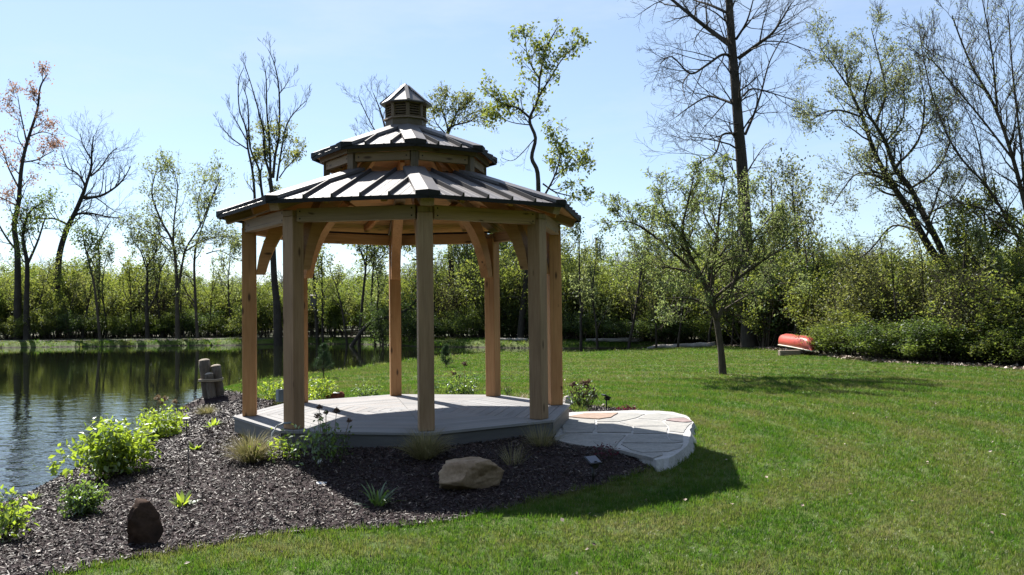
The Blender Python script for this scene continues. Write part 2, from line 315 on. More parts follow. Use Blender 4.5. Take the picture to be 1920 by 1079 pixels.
# ---------------------------------------------------------------- terrain
WZ = -.75
def P2(lst, z): return [tuple(at_z(x, y, z)[:2]) for x, y in lst]
near_shore = P2([(0, 950), (45, 933), (120, 893), (205, 853), (270, 812), (330, 775), (385, 748), (425, 729), (480, 716), (545, 707), (627, 697), (730, 683), (810, 672), (870, 667), (940, 664), (1060, 664), (1130, 662), (1180, 659), (1222, 656)], WZ)
far_shore = P2([(1222, 653.5), (1190, 653), (1060, 654), (930, 652.5), (850, 651), (790, 651), (730, 647), (640, 645.5), (540, 645), (440, 648), (330, 648.5), (200, 650), (80, 651.5), (0, 652.5)], WZ)
POND = [(-60, -8), (-12, 0), (-6.6, 4.5), (-5.7, 7.5)] + near_shore + far_shore + [(-75, 62), (-90, 30)]
POND = np.array(POND)
def poly_sd(px, py, poly):
    """signed distance, negative inside"""
    n = len(poly); d2 = np.full(px.shape, 1e18); ins = np.zeros(px.shape, bool)
    for i in range(n):
        ax, ay = poly[i]; bx, by = poly[(i+1) % n]; ex, ey = bx-ax, by-ay; L = ex*ex+ey*ey
        t = np.clip(((px-ax)*ex+(py-ay)*ey)/L, 0, 1); qx = px-(ax+t*ex); qy = py-(ay+t*ey); d2 = np.minimum(d2, qx*qx+qy*qy)
        if ay != by:
            c = ((ay > py) != (by > py)) & (px < (bx-ax)*(py-ay)/(by-ay)+ax); ins ^= c
    d = np.sqrt(d2); return np.where(ins, -d, d)
GX, GY, GTH = -1.5086, 12.5558, -1.3554
def line_d(px, py, L):
    d2 = np.full(px.shape, 1e18)
    for (ax, ay), (bx, by) in zip(L[:-1], L[1:]):
        ex, ey = bx-ax, by-ay; t = np.clip(((px-ax)*ex+(py-ay)*ey)/(ex*ex+ey*ey), 0, 1); d2 = np.minimum(d2, (px-ax-t*ex)**2+(py-ay-t*ey)**2)
    return np.sqrt(d2)
NEARL = near_shore[8:]; FARL = far_shore[1:]
def sstep(a, b, x):
    t = np.clip((x-a)/(b-a), 0, 1); return t*t*(3-2*t)
PATIO = np.array(P2([(1000+x/3.425, 600+y/3.425) for x, y in [(60, 760), (210, 800), (330, 822), (450, 832), (600, 855), (700, 890), (790, 915), (870, 900), (960, 850), (1005, 800), (1010, 745), (1018, 700), (1030, 668), (985, 622), (900, 600), (800, 592), (640, 588), (540, 592), (330, 596), (140, 605)]], -.25))
def hgt(x, y):
    x = np.asarray(x, dtype=float); y = np.asarray(y, dtype=float)
    r = np.hypot(x-GX, y-GY)
    base = -.385 + .185*(1-sstep(2.5, 4.9, r))
    base = base + .015*np.sin(x*.9+1.3)*np.sin(y*.7) + .01*np.sin(x*2.3+y*1.7)
    base = base + np.clip((y-60)/400, 0, 1)*4*np.clip((y-60)/100, 0, 1)
    if PATIO is not None: base = np.minimum(base, -.248+.19*sstep(.0, 1.2, poly_sd(x, y, PATIO))-.05*sstep(.1, -.1, poly_sd(x, y, PATIO)))
    d = poly_sd(x, y, POND)
    s = np.where((x < -1.5) & (y < 19) & (y > 2), 1.0, .45)
    dnr = line_d(x, y, NEARL); dfr = line_d(x, y, FARL); s = s+np.where(dnr < dfr, 4.2, 0)*sstep(22, 32, y)
    up = WZ + (base-WZ)*(1-np.exp(-np.clip(d, 0, None)/s))
    dn = WZ + np.clip(d*.45, -.8, 0)
    return np.where(d > 0, up, dn)
def h1(x, y): return float(hgt(np.array([x]), np.array([y]))[0])

def axis(segs):
    out = []
    for a, b2, st in segs: out += list(np.arange(a, b2-1e-6, st))
    return np.array(out)
xs = axis([(-900, -120, 60), (-120, -45, 6), (-45, -12, .8), (-12, 9, .14), (9, 30, .5), (30, 120, 6), (120, 901, 60)])
ys = axis([(-60, 0, 6), (0, 5, .5), (5, 20, .14), (20, 62, .4), (62, 120, 4), (120, 1200, 60)])
gx, gy = np.meshgrid(xs, ys); gz = hgt(gx.ravel(), gy.ravel())
V = np.stack([gx.ravel(), gy.ravel(), gz], 1); nx, ny = len(xs), len(ys)
ii, jj = np.meshgrid(np.arange(nx-1), np.arange(ny-1)); a0 = (jj*nx+ii).ravel()
o = obj('lawn', mesh_np('lawn', V, np.stack([a0, a0+1, a0+nx+1, a0+nx], 1), M['lawn'], True)); tag(o, 'mown green lawn running from the foreground to the pond and the wood', kind='structure')

def sheet(name, poly, off, mat, step, lim=None, kind='structure', label=None):
    """a sheet draped on the terrain inside poly"""
    poly = [tuple(p) for p in poly]; pts = []
    n = len(poly)
    for i in range(n):
        a, b2 = np.array(poly[i]), np.array(poly[(i+1) % n]); k = max(1, int(np.linalg.norm(b2-a)/step))
        for j in range(k): pts.append(tuple(a+(b2-a)*j/k))
    P = np.array(pts); nb = len(P)
    x0, y0 = P.min(0); x1, y1 = P.max(0)
    gx, gy = np.meshgrid(np.arange(x0, x1, step), np.arange(y0, y1, step)); gx = gx.ravel(); gy = gy.ravel()
    gx = gx + RNG.uniform(-.3, .3, len(gx))*step; gy = gy + RNG.uniform(-.3, .3, len(gy))*step
    k = poly_sd(gx, gy, P) < -step*.4
    Q = np.concatenate([P, np.stack([gx[k], gy[k]], 1)])
    vs, es, fs, *_ = geometry.delaunay_2d_cdt([Vector(q) for q in Q], [(i, (i+1) % nb) for i in range(nb)], [], 1, 1e-5)
    vv = np.array([(v.x, v.y) for v in vs]); z = hgt(vv[:, 0], vv[:, 1])+off
    me = bpy.data.meshes.new(name); me.from_pydata([(a, b2, c) for (a, b2), c in zip(vv, z)], [], fs); me.materials.append(mat); me.update()
    me.polygons.foreach_set('use_smooth', [True]*len(me.polygons))
    o = obj(name, me); tag(o, label, kind=kind); return o
# mulch bed outline
front = P2([(100, 1079), (160, 1062), (230, 1044), (310, 1034), (400, 1021), (480, 1006), (560, 998), (640, 992), (700, 989), (780, 980), (860, 969), (950, 951), (1040, 932), (1120, 913), (1190, 895), (1238, 880)], -.37)
right = P2([(1280, 800), (1250, 772), (1185, 768), (1150, 763), (1100, 756)], -.33)
back = [(GX+3.0*math.cos(a), GY+3.0*math.sin(a)) for a in np.radians([25, 50, 75, 98, 120, 138, 150])] + P2([(523, 752), (482, 747), (440, 738), (424, 733)], -.42)
shoreline = [tuple(p) for p in POND[3:11][::-1]]
BED = [(-4.3, 5.0)] + front + right + back + shoreline + [(-5.9, 6.2), (-5.6, 5.0)]
BED = [tuple(map(float, p)) for p in BED]
sheet('mulch_bed', BED, .012, M['mulch'], .12, label='dark brown bark mulch bed round the gazebo down to the water')
BEDA = np.array(BED)
floor_edge = P2([(1960, 700), (1900, 691), (1800, 687), (1700, 683), (1620, 676), (1560, 668), (1500, 662), (1440, 651), (1380, 646), (1330, 643.5), (1200, 640), (1060, 637), (950, 635), (820, 634), (650, 634), (480, 636), (240, 638.5), (0, 641)], -.39)
FLOOR = [(60, 24), (22, 22)] + floor_edge + [(-60, 66), (-90, 68), (-90, 140), (120, 140), (120, 60)]
FLOORA = np.array(FLOOR)
sheet('wood_floor', FLOOR, .02, M['floor'], 1.5, label='brown leaf-strewn floor under the wood behind the lawn and pond')
# water
xs = np.linspace(-140, 20, 3); ys = np.linspace(-30, 70, 3); gx, gy = np.meshgrid(xs, ys)
V = np.stack([gx.ravel(), gy.ravel(), np.full(9, WZ)], 1); o = obj('pond', mesh_np('pond', V, np.array([[0, 1, 4, 3], [1, 2, 5, 4], [3, 4, 7, 6], [4, 5, 8, 7]]), M['water']))
tag(o, 'dark still pond reflecting the trees, rippled at the near side', kind='structure')

# ---------------------------------------------------------------- flagstone patio
PZ = -.225
def C4(lst): return [(1000+x/3.425, 600+y/3.425) for x, y in lst]
patio = empty('patio', (2.0, 11.5, -.4)); tag(patio, 'flagstone landing on a pale concrete slab beside the gazebo step', kind='structure')
outer_t = P2(C4([(120, 770), (210, 800), (330, 822), (450, 832), (600, 855), (700, 890), (790, 915), (870, 900), (960, 850), (1005, 800), (1010, 745), (1018, 700), (1030, 668), (985, 622), (900, 600), (800, 592), (640, 588), (540, 592), (330, 596), (200, 605)]), PZ-.03)
cen = np.mean(outer_t, 0); pts_t = []; pts_b = []
_o = []
for i in range(len(outer_t)):
    a, b_ = np.array(outer_t[i]), np.array(outer_t[(i+1) % len(outer_t)]); kk = 3
    for j in range(kk): _o.append(a+(b_-a)*j/kk)
NO = len(outer_t)
for i, p in enumerate(_o):
    i = i/3
    p = np.array(p); d = (p-cen)/np.linalg.norm(p-cen)
    pts_t.append(tuple(p-np.array((2.0, 11.5)))); k = .03+random.uniform(0, .03)+(random.uniform(.10, .17) if 6 <= i <= 13 else 0); jj = d*random.uniform(-.035, .01); pts_t[-1] = (pts_t[-1][0]+jj[0], pts_t[-1][1]+jj[1])
    pts_b.append(tuple(p+d*k-np.array((2.0, 11.5))))
def ccw(l):
    a = sum(l[i][0]*l[(i+1) % len(l)][1]-l[(i+1) % len(l)][0]*l[i][1] for i in range(len(l))); return a > 0
if not ccw(pts_t): pts_t.reverse(); pts_b.reverse()
prism('concrete_base', pts_b, -.1, PZ-.009+.4, M['concrete'], patio, top_poly=pts_t)
stones = [('flag_red', [(225, 622), (330, 600), (545, 597), (500, 626), (420, 637), (300, 630)]),
 ('flag', [(405, 650), (420, 642), (505, 630), (550, 598), (640, 592), (718, 605), (655, 630), (545, 653)]),
 ('flag', [(730, 603), (800, 597), (900, 607), (975, 625), (880, 630), (830, 643), (672, 630)]),
 ('flag', [(552, 657), (665, 634), (828, 648), (863, 681), (780, 680), (645, 682)]),
 ('flag_purple', [(885, 634), (980, 630), (1022, 654), (960, 658), (850, 645)]),
 ('flag', [(838, 650), (1018, 662), (985, 690), (968, 724), (872, 714), (870, 684)]),
 ('flag', [(215, 628), (300, 636), (396, 641), (400, 690), (383, 723), (190, 727), (180, 660)]),
 ('flag', [(408, 656), (540, 661), (638, 687), (630, 725), (410, 722)]),
 ('flag', [(645, 690), (780, 684), (862, 690), (860, 730), (640, 730)]),
 ('flag', [(868, 722), (960, 730), (966, 778), (880, 768), (865, 742)]),
 ('flag', [(130, 770), (185, 732), (560, 735), (595, 742), (548, 790), (520, 826), (440, 822), (330, 812), (210, 792)]),
 ('flag', [(605, 738), (858, 738), (876, 772), (962, 784), (900, 790), (572, 790)]),
 ('flag', [(560, 796), (962, 796), (945, 822), (870, 845), (700, 850), (620, 832)]),
 ('flag', [(532, 834), (620, 838), (700, 856), (830, 852), (832, 868), (770, 890), (690, 872), (600, 850)])]
for mt, pl in stones:
    w = [np.array(q)-np.array((2.0, 11.5)) for q in P2(C4(pl), PZ)]
    if not ccw(w): w.reverse()
    # roughen edges
    out = []
    for i in range(len(w)):
        a, b2 = w[i], w[(i+1) % len(w)]; L = np.linalg.norm(b2-a); k = max(1, int(L/.12)); nrm = np.array((-(b2-a)[1], (b2-a)[0]))/max(L, 1e-6)
        for j in range(k): out.append(tuple(a+(b2-a)*j/k + (nrm*random.uniform(-.002, .012) if j else nrm*.004)))
    c = np.mean(out, 0); dz = random.uniform(-.004, .006)
    tp = [tuple(c+(np.array(q)-c)*.99) for q in out]
    prism('flagstone', out, PZ-.035+.4, PZ+.4+dz, M[mt], patio, top_poly=tp)

def tube(pts, rad, sides=6, closed_cap=True):
    pts = [Vector(p) for p in pts]; n = len(pts); rad = rad if hasattr(rad, '__len__') else [rad]*n; V = []; F = []
    for i, p in enumerate(pts):
        d = (pts[min(i+1, n-1)]-pts[max(i-1, 0)]).normalized(); r = Vector((0, 0, 1)) if abs(d.z) < .9 else Vector((1, 0, 0)); u = d.cross(r).normalized(); v = d.cross(u)
        for s in range(sides):
            an = 2*pi*s/sides; V.append(tuple(p+(u*math.cos(an)+v*math.sin(an))*rad[i]))
    for i in range(n-1):
        for s in range(sides): F.append((i*sides+s, i*sides+(s+1) % sides, (i+1)*sides+(s+1) % sides, (i+1)*sides+s))
    F.append(tuple(range(sides-1, -1, -1))); F.append(tuple((n-1)*sides+s for s in range(sides)))
    return V, F
# ---------------------------------------------------------------- gazebo
GB = -.25
gz_root = empty('gazebo', (GX, GY, GB)); tag(gz_root, 'octagonal cedar timber gazebo with two-tier dark metal roof and louvred cupola', 'gazebo')
def gp(R, a, z): return Vector((R*math.cos(a), R*math.sin(a), z-GB))
AN = [GTH+pi/4*k for k in range(8)]
c8 = math.cos(pi/8); t8 = math.tan(pi/8)
# platform: boards in eight mitred wedges, picture board outside
plat = empty('deck', (0, 0, 0)); plat.parent = gz_root; KIDS.setdefault('gazebo', []).append(plat)
for k in range(8):
    am = AN[k]+pi/8; er = Vector((math.cos(am), math.sin(am), 0)); et = Vector((-math.sin(am), math.cos(am), 0))
    ro = 2.417*c8; j = 0
    while ro > .05:
        wd = .142; ri = max(ro-wd+.009, .0); ho = ro*t8-.003; hi = max(ri*t8-.003, .0)
        th_ = .03; z1 = -GB - random.uniform(0, .0012)
        prof = [(-ho, ro), (ho, ro), (hi, ri), (-hi, ri)] if hi > .004 else [(-ho, ro), (ho, ro), (0, ri)]
        L = [(u, -v) for u, v in prof][::-1]
        n = len(prof); V = [(u, v-ro, -th_) for u, v in prof]+[(u, v-ro, 0) for u, v in prof]
        me = bpy.data.meshes.new('deck_board'); me.from_pydata(V, [], [list(range(n)), list(range(2*n-1, n-1, -1))]+[[(i+1) % n, i, n+i, n+(i+1) % n] for i in range(n)])
        me.materials.append(M['deck']); me.update()
        o = kid('deck_board', me, plat); Mx = Matrix((et, er, Vector((0, 0, 1)))).transposed().to_4x4(); Mx.translation = er*ro+Vector((0, 0, z1)); o.matrix_local = Mx
        ro -= wd; j += 1
    # skirt and its nosing
    a, b2 = gp(2.385, AN[k], -.125), gp(2.385, AN[k]+pi/4, -.125); d = (b2-a).normalized()
    beam('skirt_board', a+d*.004, b2-d*.004, .02, .18, M['skirt'], gz_root, bevel=.002)
# posts
for k in range(8):
    er = Vector((math.cos(AN[k]), math.sin(AN[k]), 0))
    beam('post', gp(2.188, AN[k], .001), gp(2.188, AN[k], 2.60), .184, .184, M['pine_warm' if 2 <= k <= 6 else 'pine'], gz_root, up=er, bevel=.008)
# ring beams, flush with the post faces
for k in range(8):
    a, b2 = AN[k], AN[k]+pi/4; p, q = gp(2.188, a, 2.608), gp(2.188, b2, 2.608); d = (q-p).normalized(); am = (a+b2)/2; off = Vector((math.cos(am), math.sin(am), 0))*.035
    beam('ring_beam', p+d*.085+off, q-d*.085+off, .115, .165, M['pine_warm' if 3 <= k <= 5 else 'pine'], gz_root, bevel=.006)
    p2, q2 = p-off*2.2, q-off*2.2
    pn = Vector((math.cos(a), math.sin(a), 0))
for k in range(8):
    er = Vector((math.cos(AN[k]), math.sin(AN[k]), 0))
    beam('post_cap', gp(2.188, AN[k], 2.602), gp(2.188, AN[k], 2.67), .176, .176, M['pine'], gz_root, up=er, bevel=.005)
for k in (5, 6, 7, 0, 1, 2):
    a, b2 = AN[k], AN[k]+pi/4; am = (a+b2)/2; er = Vector((math.cos(am), math.sin(am), 0)); et = Vector((-math.sin(am), math.cos(am), 0))
    for R_, z_, hw, dz in ((2.188*math.cos(pi/8)+.035+.058, 2.608, 2.188*math.sin(pi/8)-.13, .045), (1.125*math.cos(pi/8)+.037, 3.477, 1.125*math.sin(pi/8)-.10, 0)):
        for s in (-1, 1):
            for zz in ((-dz, dz) if dz else (0,)):
                c = er*R_+et*s*hw+Vector((0, 0, z_+zz-GB)); V, F = tube([c-er*.002, c+er*.003], [.011, .010], 8); me = bpy.data.meshes.new('peg'); me.from_pydata(V, [], F); me.materials.append(M['trim']); me.update(); kid('peg', me, gz_root)
SL = (3.285-2.775)/(2.606-1.12)     # hip slope
def roof_z(R, base=2.775, R0=2.606, sl=SL): return base+(R0-R)*sl
# hip rafters with cut tails
for k in range(8):
    a = AN[k]; up = Vector((0, 0, 1))
    beam('hip_rafter', gp(2.50, a, roof_z(2.50)-.105), gp(1.0, a, roof_z(1.0)-.105), .165, .125, M['pine'], gz_root)
    # two jack rafters per bay
    am = a+pi/8
    for s in (-.36, .36):
        er = Vector((math.cos(am), math.sin(am), 0)); et = Vector((-math.sin(am), math.cos(am), 0))
        ra, rb = 2.13, 1.30
        za = roof_z(ra/c8)-.095; zb = roof_z(rb/c8)-.095
        if s: rb = 1.5; zb = roof_z(rb/c8)-.095
        beam('jack_rafter', er*ra+et*s+Vector((0, 0, za-GB)), er*rb+et*s+Vector((0, 0, zb-GB)), .07, .10, M['ceiling'], gz_root)
# knee braces (curved)
def brace(a):
    er = Vector((math.cos(a), math.sin(a), 0)); n = 9; w = .075
    # in plane (r, z): outer arc from post to rafter, inner arc parallel
    prof_o = []; prof_i = []
    for i in range(n+1):
        t = i/n
        r = 2.096-.80*(t**1.0); z = 1.80+(roof_z(1.296)-.19-1.80)*(1-(1-t)**1.0)
        bow = .20*math.sin(pi*t)
        prof_i.append((r-.0-bow*.75-(.12 if 0 < i < n+1 else .12), z-bow*(-.55)-.0))
        prof_o.append((r+bow*-.20, z+bow*.75))
    # simple well-behaved profile: quarter-ellipse lower edge, upper edge offset
    lo = []; hi = []
    z0, z1 = 1.95, roof_z(1.22)-.24
    for i in range(n+1):
        th = (i/n)*pi/2
        f_ = .6*(1-math.cos(th))+.4*(i/n); r = 2.096-.12-.93*f_; z = z0+(z1-z0)*(.75*math.sin(th)+.25*i/n)
        lo.append((r, z))
        r2 = 2.096-.80*f_; z2 = min(z+.17*math.sin(th)**.5, roof_z(r2)-.06)
        hi.append((r2, z2))
    V = []; F = []
    for s in (-w, w):
        for (r, z) in lo+hi: V.append((r, s, z-GB))
    m = n+1
    for i in range(n):
        F.append((i, i+1, m+i+1, m+i)); F.append((2*m+m+i, 2*m+m+i+1, 2*m+i+1, 2*m+i))
        F.append((i+1, i, 2*m+i, 2*m+i+1)); F.append((m+i, m+i+1, 3*m+i+1, 3*m+i))
    F.append((0, m, 3*m, 2*m)); F.append((m-1, 3*m-1, 4*m-1, 2*m-1))
    me = bpy.data.meshes.new('knee_brace'); me.from_pydata(V, [], F); me.materials.append(M['pine_warm']); me.update()
    o = kid('knee_brace', me, gz_root); o.rotation_euler = (0, 0, a); return o
for k in range(8): brace(AN[k])

def clip(poly, nx, ny, c):
    """keep nx*x+ny*y<=c"""
    out = []
    for i in range(len(poly)):
        a, b2 = poly[i], poly[(i+1) % len(poly)]; da = nx*a[0]+ny*a[1]-c; db = nx*b2[0]+ny*b2[1]-c
        if da <= 0: out.append(a)
        if (da < 0 < db) or (db < 0 < da):
            t = da/(da-db); out.append((a[0]+(b2[0]-a[0])*t, a[1]+(b2[1]-a[1])*t))
    return out
def tier(Re, ze, Rt, zt, pname, nm, ceil=True, spacing=.352, shift=0.0):
    ae, at_ = Re*c8, Rt*c8; ht = zt-ze; run = ae-at_; Ls = math.hypot(run, ht)
    root = empty(nm, (0, 0, 0)); root.parent = gz_root
    he, hh = Re*math.sin(pi/8), Rt*math.sin(pi/8)
    for k in range(8):
        am = AN[k]+pi/8; er = Vector((math.cos(am), math.sin(am), 0)); et = Vector((-math.sin(am), math.cos(am), 0))
        vs = (-er*run+Vector((0, 0, ht))).normalized(); nn = et.cross(vs).normalized()
        if nn.z < 0: nn = -nn
        org = er*ae+Vector((0, 0, ze-GB))
        Mx = Matrix((et, vs, nn)).transposed().to_4x4(); Mx.translation = org
        tri = [(-he, 0), (he, 0), (hh, Ls), (-hh, Ls)]
        u = -3*spacing+spacing/2+shift
        while u < he:
            p = clip(clip(tri, -1, 0, -(u+.001)), 1, 0, u+spacing-.001)
            if len(p) >= 3 and max(q[0] for q in p)-min(q[0] for q in p) > .02:
                n = len(p); V = [(x, y, -.004) for x, y in p]+[(x, y, .0) for x, y in p]
                F = [list(range(n-1, -1, -1)), list(range(n, 2*n))]+[[i, (i+1) % n, n+(i+1) % n, n+i] for i in range(n)]
                # minor ribs
                for f_ in (.33, .67):
                    um = u+spacing*f_; ym = Ls if abs(um) < hh else Ls*(he-abs(um))/(he-hh)
                    if ym > .08 and abs(um) < he-.03:
                        b0 = len(V); ym -= .01; V += [(um-.014, 0, .0), (um-.004, 0, .003), (um+.004, 0, .003), (um+.014, 0, 0), (um-.014, ym, .0), (um-.004, ym, .003), (um+.004, ym, .003), (um+.014, ym, 0)]
                        F += [[b0, b0+1, b0+5, b0+4], [b0+1, b0+2, b0+6, b0+5], [b0+2, b0+3, b0+7, b0+6], [b0+3, b0+2, b0+1, b0]]
                F = [list(f) for f in F]
                me = bpy.data.meshes.new(pname); me.from_pydata(V, [], F); me.materials.append(M['metal']); me.update()
                o = kid(pname, me, root); o.matrix_local = Mx
            # standing rib on the seam
            us = u
            if abs(us) < he-.06:
                ym = (Ls if abs(us) < hh else Ls*(he-abs(us))/(he-hh))-.004
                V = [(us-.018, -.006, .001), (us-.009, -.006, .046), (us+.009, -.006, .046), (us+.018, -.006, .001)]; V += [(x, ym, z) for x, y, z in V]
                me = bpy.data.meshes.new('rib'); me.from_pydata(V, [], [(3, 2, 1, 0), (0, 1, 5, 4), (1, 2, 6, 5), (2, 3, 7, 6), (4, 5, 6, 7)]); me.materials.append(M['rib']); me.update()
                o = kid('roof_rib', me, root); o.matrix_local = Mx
            u += spacing
        # drip edge
        a, b2 = gp(Re, AN[k], ze-.026), gp(Re, AN[k]+pi/4, ze-.026)
        beam('drip_edge', a, b2, .016, .046, M['trim'], root, bevel=.0)
        if ceil:
            r0 = ae-.05; st = .145
            while r0-st > at_-.25:
                ra, rb = r0, r0-st+.004; za = ze+(ae-ra)*ht/run-.022; zb = ze+(ae-rb)*ht/run-.022
                V = []
                for dz in (-.018, 0):
                    for (r, z) in ((ra, za), (rb, zb)):
                        h_ = r*t8-.002; V += [tuple(er*r-et*h_+Vector((0, 0, z+dz-GB))), tuple(er*r+et*h_+Vector((0, 0, z+dz-GB)))]
                F = [(0, 1, 3, 2), (4, 6, 7, 5), (0, 4, 5, 1), (2, 3, 7, 6), (0, 2, 6, 4), (1, 5, 7, 3)]
                c = Vector(np.mean([v for v in V], 0)); Xa = et; Za = Vector((0, 0, 1)); Ya = Za.cross(Xa); R = Matrix((Xa, Ya, Za)).transposed()
                Vl = [tuple(R.transposed() @ (Vector(v)-c)) for v in V]
                me = bpy.data.meshes.new('ceiling_board'); me.from_pydata(Vl, [], F); me.materials.append(M['ceiling']); me.update()
                o = kid('ceiling_board', me, root); m4 = R.to_4x4(); m4.translation = c; o.matrix_local = m4
                r0 -= st
    # hip caps
    for k in range(8):
        a = AN[k]; er = Vector((math.cos(a), math.sin(a), 0)); et = Vector((-math.sin(a), math.cos(a), 0)); w = .155
        L = []
        nl = Vector((math.cos(a-pi/8), math.sin(a-pi/8), 0)); nr = Vector((math.cos(a+pi/8), math.sin(a+pi/8), 0))
        def pt(R, side, z):  # a point beside the hip on the roof surface lifted by z
            s = -1 if side < 0 else 1; t_ = Vector((-math.sin(a+s*pi/8), math.cos(a+s*pi/8), 0))*s
            base = er*R
            q = base+t_*w*(1 if side else 0)
            return q
        for R, z in ((Re+.02, ze-.008), (Rt-.02, zt+.008)):
            L.append([er*R+Vector((0, 0, z+.060-GB))]+[er*R+Vector((-math.sin(a+s*pi/8), math.cos(a+s*pi/8), 0))*s*w+Vector((0, 0, z+.052-GB)) for s in (-1, 1)]
                     + [er*R+Vector((-math.sin(a+s*pi/8), math.cos(a+s*pi/8), 0))*s*(w+.004)+Vector((0, 0, z+.012-GB)) for s in (-1, 1)] + [er*R+Vector((0, 0, z-.02-GB))])
        V = [tuple(v) for l in L for v in l]
        F = [(0, 6, 7, 1), (0, 2, 8, 6), (1, 7, 9, 3), (2, 4, 10, 8), (0, 1, 3, 5), (0, 5, 4, 2), (3, 9, 11, 5), (5, 11, 10, 4), (6, 11, 9, 7), (6, 8, 10, 11)]
        me = bpy.data.meshes.new('hip_cap'); me.from_pydata(V, [], F); me.materials.append(M['metal']); me.materials.append(M['trim']); me.polygons[4].material_index = 1; me.polygons[5].material_index = 1; me.update(); hc = kid('hip_cap', me, root)
        cm = bpy.data.meshes.new('cap_end'); 
        e = [Vector(v)+er*.004 for v in (V[0], V[1], V[3], V[5], V[4], V[2])]; e2 = [Vector(v)+er*.0 for v in (V[0], V[1], V[3], V[5], V[4], V[2])]
    return root
tier(2.606, 2.775, 1.12, 3.285, 'roof_panel', 'lower_roof')
tier(1.325, 3.615, .27, 4.022, 'roof_panel', 'upper_roof', spacing=.352, shift=.0)
# clerestory ring between the tiers
for k in range(8):
    a, b2 = AN[k], AN[k]+pi/4; er = Vector((math.cos(a), math.sin(a), 0))
    beam('clerestory_post', gp(1.125, a, 3.16), gp(1.125, a, 3.575), .10, .09, M['cupola'], gz_root, up=er, bevel=.003)
    p, q = gp(1.125, a, 3.477), gp(1.125, b2, 3.477); d = (q-p).normalized(); am = (a+b2)/2; off = Vector((math.cos(am), math.sin(am), 0))
    beam('clerestory_rail', p+d*.052+off*.006, q-d*.052+off*.006, .06, .115, M['pine'], gz_root, bevel=.003)
    beam('fascia_board', gp(1.21, a, 3.568), gp(1.21, b2, 3.568), .025, .075, M['cupola'], gz_root, bevel=.002)
    # rafters of the upper tier carry on inside
    beam('upper_rafter', gp(1.10, a, 3.60), gp(.24, a, 3.93), .07, .09, M['ceiling'], gz_root)
    beam('collar_strut', gp(1.08, a, 3.20), gp(.62, a, 3.70), .07, .09, M['ceiling'], gz_root)
# cupola
cup = empty('cupola', (0, 0, 0)); cup.parent = gz_root
def octring(R, z0, z1, R1=None): return [gp(R, a, z0) for a in AN], [gp(R1 or R, a, z1) for a in AN]
def solid_oct(name, R0, z0, R1, z1, mat):
    lo, hi = octring(R0, z0, z1, R1); V = [tuple(v) for v in lo+hi]; F = [list(range(7, -1, -1)), list(range(8, 16))]+[[i, (i+1) % 8, 8+(i+1) % 8, 8+i] for i in range(8)]
    me = bpy.data.meshes.new(name); me.from_pydata(V, [], F); me.materials.append(mat); me.update(); return kid(name, me, cup)
solid_oct('base', .298, 3.93, .292, 4.165, M['cupola']); solid_oct('sill', .325, 4.165, .318, 4.188, M['cupola'])
for k in range(8):
    a = AN[k]; er = Vector((math.cos(a), math.sin(a), 0)); am = a+pi/8; em = Vector((math.cos(am), math.sin(am), 0)); et = Vector((-math.sin(am), math.cos(am), 0))
    beam('corner_post', gp(.272, a, 4.188), gp(.272, a, 4.385), .05, .05, M['cupola'], cup, up=er, bevel=.002)
    for j in range(5):
        z = 4.212+j*.036; r = .252
        c = em*r+Vector((0, 0, z-GB)); beam('louvre_slat', c-et*.082, c+et*.082, .040, .008, M['cupola'], cup, up=(em*.75+Vector((0, 0, 1))).normalized(), bevel=0)
    beam('head_rail', gp(.268, a, 4.392)+et*.02, gp(.268, a+pi/4, 4.392)-et*.02, .03, .02, M['cupola'], cup, bevel=0)
solid_oct('inner_core', .19, 4.188, .19, 4.38, M['trim'])
lo = [gp(.372, a, 4.392) for a in AN]; V = [tuple(v) for v in lo]+[tuple(v+Vector((0, 0, .014))) for v in lo]+[tuple(gp(.03, a, 4.68)) for a in AN]+[tuple(gp(0, 0, 4.70))]
F = [list(range(7, -1, -1))]+[[i, (i+1) % 8, 8+(i+1) % 8, 8+i] for i in range(8)]+[[8+i, 8+(i+1) % 8, 16+(i+1) % 8, 16+i] for i in range(8)]+[[16+i, 16+(i+1) % 8, 24] for i in range(8)]
me = bpy.data.meshes.new('cupola_roof'); me.from_pydata(V, [], F); me.materials.append(M['metal']); me.update(); kid('cupola_roof', me, cup)
for k in range(8):
    a = AN[k]; beam('ridge_strip', gp(.375, a, 4.412), gp(.05, a, 4.682), .05, .008, M['metal'], cup, bevel=0)
lo = [gp(.085, a, 4.648) for a in AN]; V = [tuple(v) for v in lo]+[tuple(gp(0, 0, 4.725))]
me = bpy.data.meshes.new('finial_cap'); me.from_pydata(V, [], [[i, (i+1) % 8, 8] for i in range(8)]+[list(range(7, -1, -1))]); me.materials.append(M['metal']); me.update(); kid('finial_cap', me, cup)

def tube_mesh(name, pts, rad, mat, sides=6, smooth=True):
    V, F = tube(pts, rad, sides); me = bpy.data.meshes.new(name); me.from_pydata(V, [], F); me.materials.append(mat)
    me.polygons.foreach_set('use_smooth', [smooth]*len(me.polygons)); me.update(); return me
